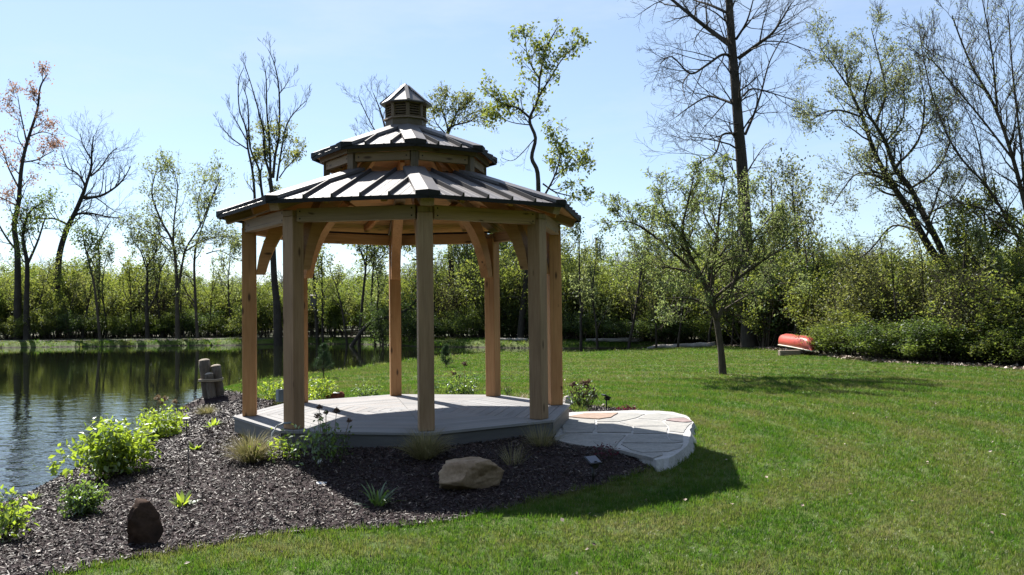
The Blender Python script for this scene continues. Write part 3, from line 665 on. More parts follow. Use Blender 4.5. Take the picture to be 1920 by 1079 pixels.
# outlet box and conduit on the front-left post
p2 = gp(2.188, AN[7], 0); bx = at_y(524, 742, 11.36); bl = Vector(bx)-Vector((GX, GY, GB))
ob = empty('outlet_box', tuple(bx)); tag(ob, 'grey weatherproof electric outlet box on the left face of the front left gazebo post', 'outlet box')
me = box_mesh('box_body', .075, .075, .16, M['grey'], .008); kid('box_body', me, ob); me = box_mesh('box_lid', .03, .085, .165, M['dgrey'], .006); kid('box_lid', me, ob, loc=(.045, -.01, 0)); ob.rotation_euler = (0, 0, AN[7]+pi/2)
cd = [at_y(547, 793, 10.62), at_y(533, 794, 10.6), at_y(519, 800, 10.55), at_y(511, 812, 10.5), at_y(509, 830, 10.5), at_y(509, 848, 10.5)]
c0 = Vector(cd[-1]); o = obj('conduit', tube_mesh('conduit', [Vector(p)-c0 for p in cd], .013, M['conduit'], 8), loc=c0); tag(o, 'grey flexible electric conduit looping over the deck edge at the front left post', 'conduit')

# ---------------------------------------------------------------- rocks
def rock(name, label, x, y, dims, seed, mat, rz=0, cuts=9, sink=.12, cat='rock', boxy=1.0):
    rr = random.Random(seed); bm = bmesh.new(); bmesh.ops.create_icosphere(bm, subdivisions=5, radius=1)
    pl = []
    for i in range(cuts):
        n = Vector((rr.gauss(0, 1), rr.gauss(0, 1), rr.gauss(.2, .8))).normalized(); pl.append((n, rr.uniform(.42, .72)))
    off = Vector((seed*3.1, seed*1.7, seed*.9))
    for v in bm.verts:
        if boxy != 1: v.co = Vector([math.copysign(abs(c)**boxy, c) for c in v.co])*.85
        for n, d in pl:
            e = v.co.dot(n)-d
            if e > 0: v.co -= n*e
        v.co += v.co.normalized()*(noise.noise(v.co*1.8+off)*.10+noise.noise(v.co*6+off)*.045+noise.noise(v.co*17+off)*.018)
    xs_ = [v.co.x for v in bm.verts]; ys_ = [v.co.y for v in bm.verts]; zs_ = [v.co.z for v in bm.verts]
    sx, sy, sz = dims[0]/(max(xs_)-min(xs_)), dims[1]/(max(ys_)-min(ys_)), dims[2]*(1+sink)/(max(zs_)-min(zs_)); mz = min(zs_)
    for v in bm.verts: v.co = Vector((v.co.x*sx, v.co.y*sy, (v.co.z-mz)*sz-dims[2]*sink))
    if boxy != 1:
        for v in bm.verts: f_ = v.co.z/dims[2]; v.co.x = v.co.x*(.62+.55*f_)+.10*max(f_, 0)*dims[0]
    me = bm_mesh(name, bm, M[mat], False); me.polygons.foreach_set('use_smooth', [True]*len(me.polygons))
    o = obj(name, me, loc=(x, y, h1(x, y))); o.rotation_euler = (0, 0, rz); tag(o, label, cat); return o
q = at_z(884, 918, -.32); rock('boulder', 'large tan faceted boulder lying in the shaded mulch in front of the deck', q[0], q[1]+.12, (.66, .42, .29), 5, 'rock_tan', rz=.1, cuts=16)
q = at_z(238, 1020, -.36); rk = rock('standing_rock', 'dark reddish-brown upright rock standing in the mulch near the front lawn edge', q[0]+.02, q[1]+.1, (.35, .18, .36), 12, 'rock_brown', rz=.3, cuts=7, boxy=.42); rk.rotation_euler = (-.12, .2, .25)
q = at_z(620, 752, -.3); pr = rock('plaque_rock', 'dark red rock holding a small white plaque behind the gazebo deck', q[0], q[1]+.3, (.36, .3, .24), 21, 'rock_red')
pq = Vector((q[0], q[1]+.3, pr.location.z)); o = kid('plaque', box_mesh('plaque', .12, .06, .012, M['white'], .003), pr, loc=(.07, -.08, .215)); o.rotation_euler = (.25, 0, .1)
q = at_z(1066, 760, -.33); rock('pale_rock', 'small pale pinkish rock half hidden behind the right rear gazebo post', q[0], q[1]+.25, (.24, .2, .2), 33, 'rock_white')
q = at_z(1130, 758, -.33); rock('pale_rock', 'tiny white stone beside the sunlit spotlight at the back of the bed', q[0]+.02, q[1]+.1, (.08, .07, .06), 34, 'rock_white')

# ---------------------------------------------------------------- dock pilings with rope
q = at_z(401, 750, -.5); pil = empty('piling_cluster', (q[0], q[1], h1(q[0], q[1]))); tag(pil, 'three weathered pilings bound with rope standing at the pond edge', 'pilings')
sc = q[1]/FPX
def pile(x0, x1, ytop, wpx, dy):
    b0 = Vector((sc*(x0-401), dy, -.1)); t0 = Vector((sc*(x1-401), dy, sc*(750-ytop)+.02)); n = 7; pts = [b0.lerp(t0, i/n) for i in range(n+1)]
    r = wpx*sc/2; rr = [r*(1+.05*math.sin(i*2.1+x0)) for i in range(n+1)]
    o = kid('piling', tube_mesh('piling', pts, rr, M['piling'], 14), pil)
    d = (t0-b0).normalized(); V, F = tube([t0+d*.001, t0+d*.02, t0+d*.035], [r*1.02, r*.8, r*.35], 14); me = bpy.data.meshes.new('piling_end'); me.from_pydata(V, [], F); me.materials.append(M['piling_top']); me.update(); kid('piling_end', me, o)
    return t0
pile(391, 383, 682, 20, .0); pile(411, 403, 693, 18, .06); pile(403, 396, 707, 15, -.14)
pts = []
for i in range(25):
    a = 2*pi*i/24; pts.append(Vector((sc*(396.5-401)+math.cos(a)*.255+.0, math.sin(a)*.20-.03, sc*(750-718)+.012*math.cos(a)+.01*math.sin(2*a))))
for dz in (0, .03): kid('rope', tube_mesh('rope', [p+Vector((0, 0, dz)) for p in pts], .016, M['rope'], 8), pil)

# ---------------------------------------------------------------- small garden lights, tags
def spot(px, py, zg, label, yaw, H=.17, s=1.0):
    q = at_z(px, py, zg); z = h1(q[0], q[1]); r = empty('solar_spotlight', (q[0], q[1], z), yaw); tag(r, label, 'garden light', 'solar spotlights in the bed')
    kid('stake', tube_mesh('stake', [(0, 0, -.05), (0, 0, H)], .012*s, M['black'], 8), r)
    o = kid('solar_panel', box_mesh('solar_panel', .12*s, .13*s, .02, M['black'], .004), r, loc=(0, 0, H+.03)); o.rotation_euler = (.0, .45, 0)
    g = kid('panel_glass', box_mesh('panel_glass', .10*s, .11*s, .003, M['solar'], 0), o, loc=(0, 0, .0125))
    V, F = tube([(-.03, 0, 0), (.05, 0, .0)], [.022*s, .036*s], 12); me = bpy.data.meshes.new('lamp_head'); me.from_pydata([(a, b2, c+H-.01) for a, b2, c in V], [], F); me.materials.append(M['black']); me.update(); kid('lamp_head', me, r)
spot(1137, 768, -.3, 'black solar spotlight catching the sun beside the back edge of the flagstones', math.radians(20), H=.22, s=1.1)
spot(1112, 900, -.33, 'black solar spotlight in the gazebo shadow in front of the flagstones', math.radians(-60), H=.2, s=1.15)
q = at_z(350, 832, -.45); r = empty('path_light', (q[0], q[1], h1(q[0], q[1]))); tag(r, 'small stake path light with white disc top among the lime shrubs', 'garden light')
kid('stake', tube_mesh('stake', [(0, 0, -.03), (0, 0, .27)], .008, M['black'], 6), r)
V, F = tube([(0, 0, .265), (0, 0, .285), (0, 0, .292)], [.05, .055, .03], 16); me = bpy.data.meshes.new('disc_top'); me.from_pydata(V, [], F); me.materials.append(M['white']); me.update(); kid('disc_top', me, r)
q = at_z(352, 925, -.4); o = obj('plant_stake', tube_mesh('plant_stake', [(0, 0, 0), (.01, 0, .22), (0, .01, .46)], .005, M['black'], 5), loc=(q[0], q[1], h1(q[0], q[1]))); tag(o, 'thin dark plant stake rising from the hosta in the mulch', 'stake')
for (px, py, lab, rz, w) in [(603, 908, 'white plant tag lying flat on the mulch in front of the leafy stalks', .3, .10), (600, 880, 'white plant tag stuck upright under the leafy stalks', .9, .07)]:
    q = at_z(px, py, -.3); o = obj('plant_tag', box_mesh('plant_tag', w, .05, .003, M['white'], 0), loc=(q[0], q[1], h1(q[0], q[1])+.03)); o.rotation_euler = (.25 if w > .08 else 1.1, .1, rz); tag(o, lab, 'plant tag')
q = at_z(386, 1037, -.38)

# ---------------------------------------------------------------- canoe on timbers
cn = Vector((11.02, 33.4, 0)); cz = h1(cn.x, cn.y)
can = empty('canoe', (cn.x, cn.y, cz), 0); tag(can, 'faded red canoe lying upside down on old timbers at the wood edge', 'canoe')
near = at_y(1523, 652, 31.3); far = at_y(1466, 646, 35.6); axv = Vector(near)-Vector(far); LN = axv.length; yaw = math.atan2(axv.y, axv.x)
NS, NC = 29, 13; V = []
for i in range(NS):
    t = -1+2*i/(NS-1); hw = .43*(1-abs(t)**2.6)**.75+.008; keel = .40-.05*abs(t)**6; sheer = -.10*abs(t)**3.2
    for j in range(NC):
        u = -1+2*j/(NC-1); cw = math.copysign(abs(math.sin(u*pi/2))**.75, u); ch = abs(math.cos(u*pi/2))**.55
        end = (1-abs(t)**14)
        V.append((t*LN/2*(1+0*.02), cw*hw, sheer+(keel-sheer)*ch*end))
F = [(i*NC+j, (i+1)*NC+j, (i+1)*NC+j+1, i*NC+j+1) for i in range(NS-1) for j in range(NC-1)]
me = bpy.data.meshes.new('hull'); me.from_pydata(V, [], F); me.materials.append(M['canoe']); me.polygons.foreach_set('use_smooth', [True]*len(F)); me.update()
hull = kid('hull', me, can, loc=(0, 0, .30)); md = hull.modifiers.new('t', 'SOLIDIFY'); md.thickness = .012
for s in (0, NC-1):
    g = [Vector(V[i*NC+s]) for i in range(NS)]; kid('gunwale', tube_mesh('gunwale', g, .022, M['gunwale'], 6), can, loc=(0, 0, .30))
kid('keel', tube_mesh('keel', [Vector(V[i*NC+NC//2])+Vector((0, 0, .008)) for i in range(NS)], .014, M['canoe'], 6), can, loc=(0, 0, .30))
can.rotation_euler = (0, 0, yaw); can.location = ((near[0]+far[0])/2, (near[1]+far[1])/2, cz-.01)
for (px, w, Y, lab, hh) in [(1480, .8, 31.9, 'weathered squared timber under the near end of the red canoe', .2), (1497, .8, 34.8, 'old timber block under the far end of the red canoe', .22)]:
    x = at_y(px, 655, Y)[0]; o = obj('timber', box_mesh('timber', w, .22, hh, M['timber'], .015), loc=(x, Y, h1(x, Y)+hh/2)); o.rotation_euler = (0, 0, .12); tag(o, lab, 'timber')

# ---------------------------------------------------------------- vegetation machinery
class Wood:
    """collects tapered branch polylines, then makes one mesh"""
    def __init__(s): s.p = []
    def add(s, pts, rad, sides): s.p.append((np.asarray(pts, dtype=float), np.asarray(rad, dtype=float), sides))
    def mesh(s, name, mat):
        VV = []; FF = []; base = 0
        groups = {}
        for pts, rad, sd in s.p: groups.setdefault((len(pts), sd), []).append((pts, rad))
        for (n, sd), L in groups.items():
            P = np.stack([a for a, _ in L]); R = np.stack([b for _, b in L]); m = len(L)
            T = np.empty_like(P); T[:, 1:-1] = P[:, 2:]-P[:, :-2]; T[:, 0] = P[:, 1]-P[:, 0]; T[:, -1] = P[:, -1]-P[:, -2]
            T /= np.linalg.norm(T, axis=2, keepdims=True)+1e-9
            ref = np.where(np.abs(T[:, :1, 2:3]) < .9, np.array([0, 0, 1.]), np.array([1., 0, 0])); ref = np.broadcast_to(ref, P.shape)
            U = np.cross(T, ref); U /= np.linalg.norm(U, axis=2, keepdims=True)+1e-9; W = np.cross(T, U)
            an = np.arange(sd)*2*pi/sd
            ring = P[:, :, None, :]+R[:, :, None, None]*(U[:, :, None, :]*np.cos(an)[None, None, :, None]+W[:, :, None, :]*np.sin(an)[None, None, :, None])
            VV.append(ring.reshape(-1, 3))
            i = np.arange(n-1)[:, None]; k = np.arange(sd)[None]; q = np.stack([i*sd+k, i*sd+(k+1) % sd, (i+1)*sd+(k+1) % sd, (i+1)*sd+k], -1).reshape(-1, 4)
            FF.append((base+np.arange(m)[:, None, None]*n*sd+q[None]).reshape(-1, 4)); base += m*n*sd
        return mesh_np(name, np.concatenate(VV), [np.concatenate(FF)], mat, True)
def leaves_mesh(name, C, size, mat, rng, aspect=.55, up=.35, fold=True, D=None):
    """leaf = kite of 2 triangles, random facing; C centres, D optional axis directions"""
    n = len(C); C = np.asarray(C, dtype=float)
    if D is None:
        D = rng.normal(size=(n, 3)); D[:, 2] -= .25
    D = D/(np.linalg.norm(D, axis=1, keepdims=True)+1e-9)
    Nn = rng.normal(size=(n, 3)); Nn[:, 2] += up*2; S = np.cross(D, Nn); S /= np.linalg.norm(S, axis=1, keepdims=True)+1e-9; Nn = np.cross(S, D)
    L = size*rng.uniform(.6, 1.25, n)[:, None]; w = L*aspect*.5
    a = C; t = C+D*L; l = C+D*L*.45+S*w+Nn*L*.10; r = C+D*L*.45-S*w+Nn*L*.10
    V = np.stack([a, r, t, l], 1).reshape(-1, 3); k = np.arange(n)*4
    tint = rng.uniform(0, 1, n)
    if fold:
        F = np.concatenate([np.stack([k, k+1, k+2], 1), np.stack([k, k+2, k+3], 1)]); return mesh_np(name, V, F, mat, False, tint=np.concatenate([tint, tint]))
    return mesh_np(name, V, np.stack([k, k+1, k+2, k+3], 1), mat, False, tint=tint)
def unit(v): 
    n = math.sqrt(v[0]*v[0]+v[1]*v[1]+v[2]*v[2])+1e-9; return (v[0]/n, v[1]/n, v[2]/n)
def grow(W, tips, p, d, L, r, lvl, maxl, rnd, up=.12, wob=.22, nsub=5, ang=.75, ratio=.55, segs=5, minr=.006, tipj=0, sides=(5, 4, 3, 3)):
    pts = [p]; dd = d; st = L/segs; ps = [(p, dd)]
    for i in range(segs):
        dd = unit((dd[0]+rnd.gauss(0, wob), dd[1]+rnd.gauss(0, wob), dd[2]+rnd.gauss(0, wob)+up)); p = (p[0]+dd[0]*st, p[1]+dd[1]*st, p[2]+dd[2]*st); pts.append(p); ps.append((p, dd))
    rad = [max(minr, r*(1-.82*i/segs)) for i in range(segs+1)]
    W.add(pts, rad, sides[min(lvl, 3)])
    if lvl >= maxl:
        for q, e in ps[1:]: tips.append((q, e))
        return
    for k in range(nsub):
        f = .25+.75*(k+rnd.random()*.8)/nsub; x = f*segs; i = min(int(x), segs-1); fr = x-i
        a, b2 = pts[i], pts[i+1]; q = tuple(a[c]+(b2[c]-a[c])*fr for c in range(3)); e = ps[i][1]
        rv = unit((rnd.gauss(0, 1), rnd.gauss(0, 1), rnd.gauss(0, 1))); dt = rv[0]*e[0]+rv[1]*e[1]+rv[2]*e[2]
        s = unit((rv[0]-dt*e[0], rv[1]-dt*e[1], rv[2]-dt*e[2])); an = ang*rnd.uniform(.7, 1.25); nd = unit(tuple(e[c]*math.cos(an)+s[c]*math.sin(an) for c in range(3)))
        grow(W, tips, q, nd, L*ratio*rnd.uniform(.7, 1.15)*(1.15-.45*f), max(minr, rad[i]*.6), lvl+1, maxl, rnd, up, wob, nsub, ang, ratio, segs, minr, tipj, sides)
    tips.append(ps[-1])
def smooth_poly(P, R, sub=3):
    """Catmull-Rom"""
    P = np.asarray(P); out = []; rr = []; n = len(P)
    for i in range(n-1):
        p0, p1, p2, p3 = P[max(i-1, 0)], P[i], P[i+1], P[min(i+2, n-1)]
        for j in range(sub):
            t = j/sub; out.append(.5*((2*p1)+(-p0+p2)*t+(2*p0-5*p1+4*p2-p3)*t*t+(-p0+3*p1-3*p2+p3)*t**3)); rr.append(R[i]+(R[i+1]-R[i])*t)
    out.append(P[-1]); rr.append(R[-1]); return np.array(out), np.array(rr)
TH = {28: .75}
def limb_tree(name, label, Y, limbs, seed, bark_m, leaf=None, leaf_n=0, leaf_s=.14, spread=.15, cat='tree', group=None, sub=(7, 2), L=2.2, up=.12, ratio=.5, ang=.8, leafbox=None, depth=.6, skip_first=.35, minr=.0055, wob=.13, base=None, leafprob=None, nsub=5):
    """limbs: list of (pixel points, radius px start, end, n side branches); the first one is the trunk; depth spreads limbs away from the picture plane"""
    rnd = random.Random(seed); rng = np.random.default_rng(seed); W = Wood(); tips = []; pxm = Y/FPX
    if Y == 28: limbs = [(a, b_*.75, c_*.8, int(d_*1.25)) for a, b_, c_, d_ in limbs]
    if Y > 50: limbs = [(a, b_*.72, c_*.8, d_) for a, b_, c_, d_ in limbs]
    bp = base or limbs[0][0][0]; B = at_y(bp[0], bp[1], Y); gz_ = h1(B[0], B[1]); origin = np.array([B[0], Y, gz_])
    T = Wood()
    for li, (pp, r0, r1, nb) in enumerate(limbs):
        n = len(pp); dy = 0 if li == 0 else rnd.uniform(-1, 1)*depth
        P = []
        for i, (x, y) in enumerate(pp):
            f = i/(n-1); yy = Y+dy*L*f*1.3+(rnd.gauss(0, .12)*L*.3 if i else 0); P.append(at_y(x, y, yy)-origin)
        if li == 0: P[0][2] = min(P[0][2], -.15)
        R = [max(minr*1.5, (r0+(r1-r0)*i/(n-1))*pxm) for i in range(n)]
        if li == 0: R[0] *= 1.25
        P, R = smooth_poly(P, R, 4); T.add(P, R, 10 if li == 0 else 7)
        for k in range(nb):
            f = (skip_first if li == 0 else .15)+(1-(skip_first if li == 0 else .15))*(k+rnd.random())/nb; x = f*(len(P)-1); i = min(int(x), len(P)-2); fr = x-i
            q = P[i]+(P[i+1]-P[i])*fr; e = unit(P[i+1]-P[i]); rv = unit((rnd.gauss(0, 1), rnd.gauss(0, .8), rnd.gauss(0, 1))); dt = sum(rv[c]*e[c] for c in range(3)); s = unit(tuple(rv[c]-dt*e[c] for c in range(3)))
            an = ang*rnd.uniform(.6, 1.3); nd = unit(tuple(e[c]*math.cos(an)+s[c]*math.sin(an) for c in range(3)))
            grow(W, tips, tuple(q), nd, L*rnd.uniform(.5, 1.15)*(1.2-.6*f), max(minr*1.2, min(R[i]*.5, .05)), 0 if sub[1] > 1 else 1, sub[1] if sub[1] > 1 else 2, rnd, up, wob, nsub, ang, ratio, 5, minr)
        tips.append((tuple(P[-1]), unit(P[-1]-P[-2])))
    root = empty(name, tuple(origin)); tag(root, label, cat, group)
    kid('trunk', T.mesh('trunk', bark_m), root)
    if W.p: o = kid('branches', W.mesh('branches', bark_m), root); o['kind'] = 'stuff'
    if leaf is not None and leaf_n and tips:
        tp = np.array([t[0] for t in tips]); sel = np.ones(len(tp), bool)
        if leafbox is not None:   # keep leaves inside boxes given in picture pixels at the tree's distance
            w = tp+origin; rel = w-np.array([0, 0, CAMZ]); z = rel@cf; px = 960+FPX*(rel@cr)/z; py = 539.5-FPX*(rel@cu)/z
            sel[:] = False
            for (x0, y0, x1, y1) in leafbox: sel |= (px > x0) & (px < x1) & (py > y0) & (py < y1)
        tp = tp[sel]
        if len(tp):
            # whole twigs carry or lack leaves
            keep = rng.random(len(tp)) < (leafprob or .75); tp = tp[keep] if keep.any() else tp
            idx = rng.integers(0, len(tp), leaf_n); C = tp[idx]+rng.normal(size=(leaf_n, 3))*spread
            o = kid('foliage', leaves_mesh('foliage', C, leaf_s, leaf, rng), root); o['kind'] = 'stuff'
    return root
def shrub_parts(seed, H, Wd, n_stem, leaf_n, leaf_s, leaf, bark_m, spread=.12, lean=.35, sub=6, maxl=1, low=.0, stem_r=.03, up=.06, wob=.2, ratio=.45, fold=True, minr=.005, ang=.7, segs=5, clump=1.0):
    rnd = random.Random(seed); rng = np.random.default_rng(seed); W = Wood(); tips = []
    for i in range(n_stem):
        a = rnd.uniform(0, 2*pi); t = lean*rnd.uniform(.1, 1.1); r0 = Wd*.22*rnd.random()**.5
        d = (math.cos(a)*math.sin(t), math.sin(a)*math.sin(t), math.cos(t)); hh = H*rnd.uniform(.55, 1.02)
        grow(W, tips, (math.cos(a)*r0, math.sin(a)*r0, -.05), d, hh, stem_r*rnd.uniform(.6, 1.2), 0, maxl, rnd, up, wob*.6, sub, ang, ratio, segs, minr, sides=(5, 3, 3, 3))
    tp = np.array([t[0] for t in tips]); 
    if low > 0: tp = tp[tp[:, 2] > low*H]
    if clump < 1: tp = tp[rng.random(len(tp)) < clump]
    idx = rng.integers(0, len(tp), leaf_n); C = tp[idx]+rng.normal(size=(leaf_n, 3))*spread; C = C[C[:, 2] > .02]
    return W.mesh('stems', bark_m), leaves_mesh('foliage', C, leaf_s, leaf, rng, fold=fold)
def shrub(name, label, loc, parts, s=1.0, rz=0.0, cat='shrub', group=None, sz=None):
    r = empty(name, loc, rz); r.scale = (s, s, sz or s); tag(r, label, cat, group)
    o = kid('stems', parts[0], r); o['kind'] = 'stuff'; o = kid('foliage', parts[1], r); o['kind'] = 'stuff'
    return r

# scatter by geometry nodes: one object whose points carry copies of small meshes
def scatter(name, label, P, rot, scl, meshes, mat_kind='stuff'):
    col = bpy.data.collections.new(name+'_kinds')
    for i, m in enumerate(meshes):
        oo = bpy.data.objects.new(name+'_kind', m); col.objects.link(oo)
    me = bpy.data.meshes.new(name); P = np.asarray(P, dtype=np.float32); me.vertices.add(len(P)); me.vertices.foreach_set('co', P.ravel())
    a = me.attributes.new('rot', 'FLOAT_VECTOR', 'POINT'); a.data.foreach_set('vector', np.asarray(rot, dtype=np.float32).ravel())
    a = me.attributes.new('scl', 'FLOAT_VECTOR', 'POINT'); a.data.foreach_set('vector', np.asarray(scl, dtype=np.float32).ravel())
    for m in {m.materials[0] for m in meshes}: me.materials.append(m)
    o = obj(name, me); tag(o, label, kind='stuff')
    ng = bpy.data.node_groups.new(name, 'GeometryNodeTree'); ng.interface.new_socket('Geometry', in_out='INPUT', socket_type='NodeSocketGeometry'); ng.interface.new_socket('Geometry', in_out='OUTPUT', socket_type='NodeSocketGeometry')
    N = ng.nodes; gi = N.new('NodeGroupInput'); go = N.new('NodeGroupOutput'); ip = N.new('GeometryNodeInstanceOnPoints'); ci = N.new('GeometryNodeCollectionInfo')
    ci.inputs['Collection'].default_value = col; ci.inputs['Separate Children'].default_value = True; ci.inputs['Reset Children'].default_value = True; ip.inputs['Pick Instance'].default_value = True
    ra = N.new('GeometryNodeInputNamedAttribute'); ra.data_type = 'FLOAT_VECTOR'; ra.inputs['Name'].default_value = 'rot'; sa = N.new('GeometryNodeInputNamedAttribute'); sa.data_type = 'FLOAT_VECTOR'; sa.inputs['Name'].default_value = 'scl'
    e2r = N.new('FunctionNodeEulerToRotation')
    ng.links.new(gi.outputs[0], ip.inputs['Points']); ng.links.new(ci.outputs[0], ip.inputs['Instance']); ng.links.new(ra.outputs['Attribute'], e2r.inputs[0]); ng.links.new(e2r.outputs[0], ip.inputs['Rotation']); ng.links.new(sa.outputs['Attribute'], ip.inputs['Scale'])
    ng.links.new(ip.outputs[0], go.inputs[0]); md = o.modifiers.new('scatter', 'NODES'); md.node_group = ng
    return o

# ---------------------------------------------------------------- trees (positions, heights and leaning of each from the photograph)
def T5(l): return [(x/1.861, 100+y/1.861) for x, y in l]
def T4(l): return [(400+x/3.482, 90+y/3.482) for x, y in l]
def T6(l): return [(1100+x/1.4975, y/1.4975) for x, y in l]
def T7(l): return [(1440+x/1.4979, y/1.4979) for x, y in l]
def T1(l): return [(400+x/2.697, 140+y/2.697) for x, y in l]

limb_tree('reddish_tree', 'tall slender tree with sparse reddish-pink young leaves at the far left bank', 62, [
    (T5([(60, 1010), (62, 800), (60, 690), (50, 600), (65, 520), (75, 400), (95, 310), (130, 200), (140, 120), (165, 75)]), 9, 1.2, 16),
    (T5([(65, 470), (30, 400), (5, 330), (-40, 280)]), 2.5, .8, 7), (T5([(85, 380), (130, 372), (160, 355), (190, 340)]), 2.2, .7, 6), (T5([(95, 320), (80, 250), (70, 200), (62, 150)]), 2.2, .7, 6),
    (T5([(55, 530), (20, 512), (-30, 490)]), 2.5, 1, 5), (T5([(105, 290), (150, 275), (200, 290)]), 1.8, .6, 5), (T5([(60, 690), (20, 640), (-20, 560), (-40, 450)]), 3, 1, 7)],
    11, M['bark_dark'], M['leaf_red'], 2600, .20, .16, L=2.0, leafbox=[(-80, 120, 125, 420)], leafprob=.7, nsub=4)
limb_tree('crooked_bare_tree', 'leafless tree with a fine dome of twigs on a crooked dark trunk beyond the pond', 64, [
    (T5([(150, 1010), (185, 900), (200, 800), (208, 700), (235, 610), (265, 550), (290, 490), (300, 460), (318, 400), (320, 350), (326, 290)]), 10, 1.2, 22),
    (T5([(300, 465), (270, 420), (235, 400), (215, 350)]), 3, .8, 9), (T5([(290, 505), (350, 498), (400, 470), (430, 440), (456, 395)]), 4, .9, 12),
    (T5([(262, 562), (310, 558), (370, 570), (425, 575)]), 3.5, .9, 10), (T5([(240, 600), (190, 578), (140, 578), (90, 560)]), 3, .8, 9), (T5([(316, 430), (350, 400), (385, 350), (410, 330)]), 2.5, .7, 9), (T5([(318, 370), (290, 320), (280, 280)]), 2, .6, 7)],
    12, M['bark_dark'], None, L=2.6, ratio=.55, sub=(7, 2), up=.08)
limb_tree('snag_tree', 'small bare broken tree among the far bank shrubs left of the pale green tree', 63, [(T5([(340, 1000), (345, 850), (335, 760), (300, 690)]), 4, 1.5, 3), (T5([(345, 800), (348, 740), (345, 670), (365, 620), (388, 585)]), 2.5, .8, 8), (T5([(347, 700), (338, 640), (350, 600)]), 1.5, .6, 4)], 13, M['bark'], None, L=1.4, nsub=4)
limb_tree('pale_green_tree', 'airy many-stemmed tree with thin pale green leaves left of the gazebo', 60, [
    (T5([(620, 1010), (618, 880), (615, 760), (602, 660), (560, 580), (530, 490), (545, 410)]), 5.5, 1, 16),
    (T5([(620, 840), (632, 760), (650, 680), (700, 600), (740, 500), (770, 440)]), 3.5, .9, 14), (T5([(690, 1000), (682, 860), (680, 700), (715, 580), (760, 460)]), 4.5, .9, 14),
    (T5([(602, 660), (610, 560), (620, 460), (600, 400)]), 2.5, .7, 12), (T5([(650, 690), (720, 650), (790, 640), (835, 650)]), 2.2, .6, 10), (T5([(600, 700), (540, 640), (480, 600)]), 2, .6, 8), (T5([(700, 600), (690, 520), (710, 450)]), 2, .6, 8), (T5([(720, 700), (770, 690), (820, 720)]), 1.6, .6, 7)],
    14, M['bark'], M['leaf_pale'], 6000, .18, .18, L=2.3, leafprob=.6)
limb_tree('dark_bank_tree', 'dark leaning trunk with rough branches at the far left of the bank thicket', 61, [(T5([(95, 1010), (92, 880), (95, 740), (80, 640), (100, 560), (150, 520)]), 8, 1.5, 10), (T5([(95, 740), (130, 660), (150, 600), (165, 560)]), 3.5, 1, 7), (T5([(510, 1010), (515, 860), (512, 735), (540, 700)]), 5, 2, 7)][:2], 15, M['bark_dark'], M['leaf_green'], 1500, .2, .3, L=2.0)
limb_tree('thicket_tree', 'short dark forked tree rising from the thicket left of the pale green tree', 61, [(T5([(515, 1000), (512, 860), (515, 735)]), 5, 2.5, 6), (T5([(515, 900), (550, 830), (560, 760), (590, 700)]), 2.5, .8, 7), (T5([(513, 760), (490, 690), (460, 650)]), 2, .7, 6), (T5([(515, 740), (545, 690), (540, 640)]), 2, .7, 6)], 16, M['bark_dark'], M['leaf_pale'], 1500, .18, .3, L=1.8)
limb_tree('leaning_thicket_tree', 'thin trunk slanting through the thicket near the left pond bank', 60.5, [(T5([(350, 1000), (330, 820), (300, 690), (290, 640)]), 3.5, 1, 6), (T5([(235, 1000), (230, 860), (238, 740)]), 2.4, 1, 4)][:1], 17, M['bark'], M['leaf_green'], 900, .2, .3, L=1.6)

limb_tree('ivy_clump_tree', 'tall many-stemmed bare tree with a few tufts of leaves behind the left roof edge', 57, [
    ([(522, 640), (519, 575), (514, 520), (512, 470), (510, 420), (510, 365), (505, 335)], 10, 4, 5),
    (T4([(270, 1150), (270, 970), (255, 800), (225, 650), (215, 530), (170, 400), (165, 220), (200, 130)]), 4, .7, 12), (T4([(385, 1250), (320, 960), (300, 800), (240, 650), (230, 470), (222, 340), (190, 250)]), 4, .7, 12),
    (T4([(385, 930), (370, 830), (335, 700), (330, 560), (300, 430), (250, 250), (205, 110)]), 4, .7, 14), (T4([(375, 850), (365, 600), (350, 420), (345, 200), (330, 130)]), 3.5, .6, 13),
    (T4([(390, 850), (405, 700), (430, 560), (430, 290), (400, 110), (355, 5)]), 4, .6, 16), (T4([(415, 870), (440, 700), (480, 500), (560, 390), (610, 345)]), 3, .6, 10), (T4([(220, 660), (120, 590), (40, 500)]), 2, .6, 6),
    (T4([(215, 600), (150, 480), (110, 420)]), 1.8, .5, 5), (T4([(430, 300), (470, 250), (500, 190)]), 1.6, .5, 6), (T4([(430, 850), (480, 780), (560, 700)]), 2, .6, 6)],
    21, M['bark_dark'], M['leaf_olive'], 2400, .19, .16, L=1.6, ratio=.5, leafbox=[(470, 230, 570, 350), (500, 330, 560, 640)], up=.2, ang=.6, leafprob=.8, depth=.4, nsub=4)
limb_tree('bare_tree', 'fine bare tree showing just left of the cupola', 66, [
    ([(745, 640), (742, 500), (738, 380), (732, 290), (722, 240), (712, 205), (700, 175)], 6, .8, 14), ([(732, 290), (700, 240), (680, 200), (672, 180)], 2, .6, 9), ([(726, 250), (740, 210), (720, 175)], 2, .6, 9), ([(735, 300), (690, 280), (665, 250)], 1.8, .5, 7)],
    22, M['bark'], None, L=2.2, ratio=.5)
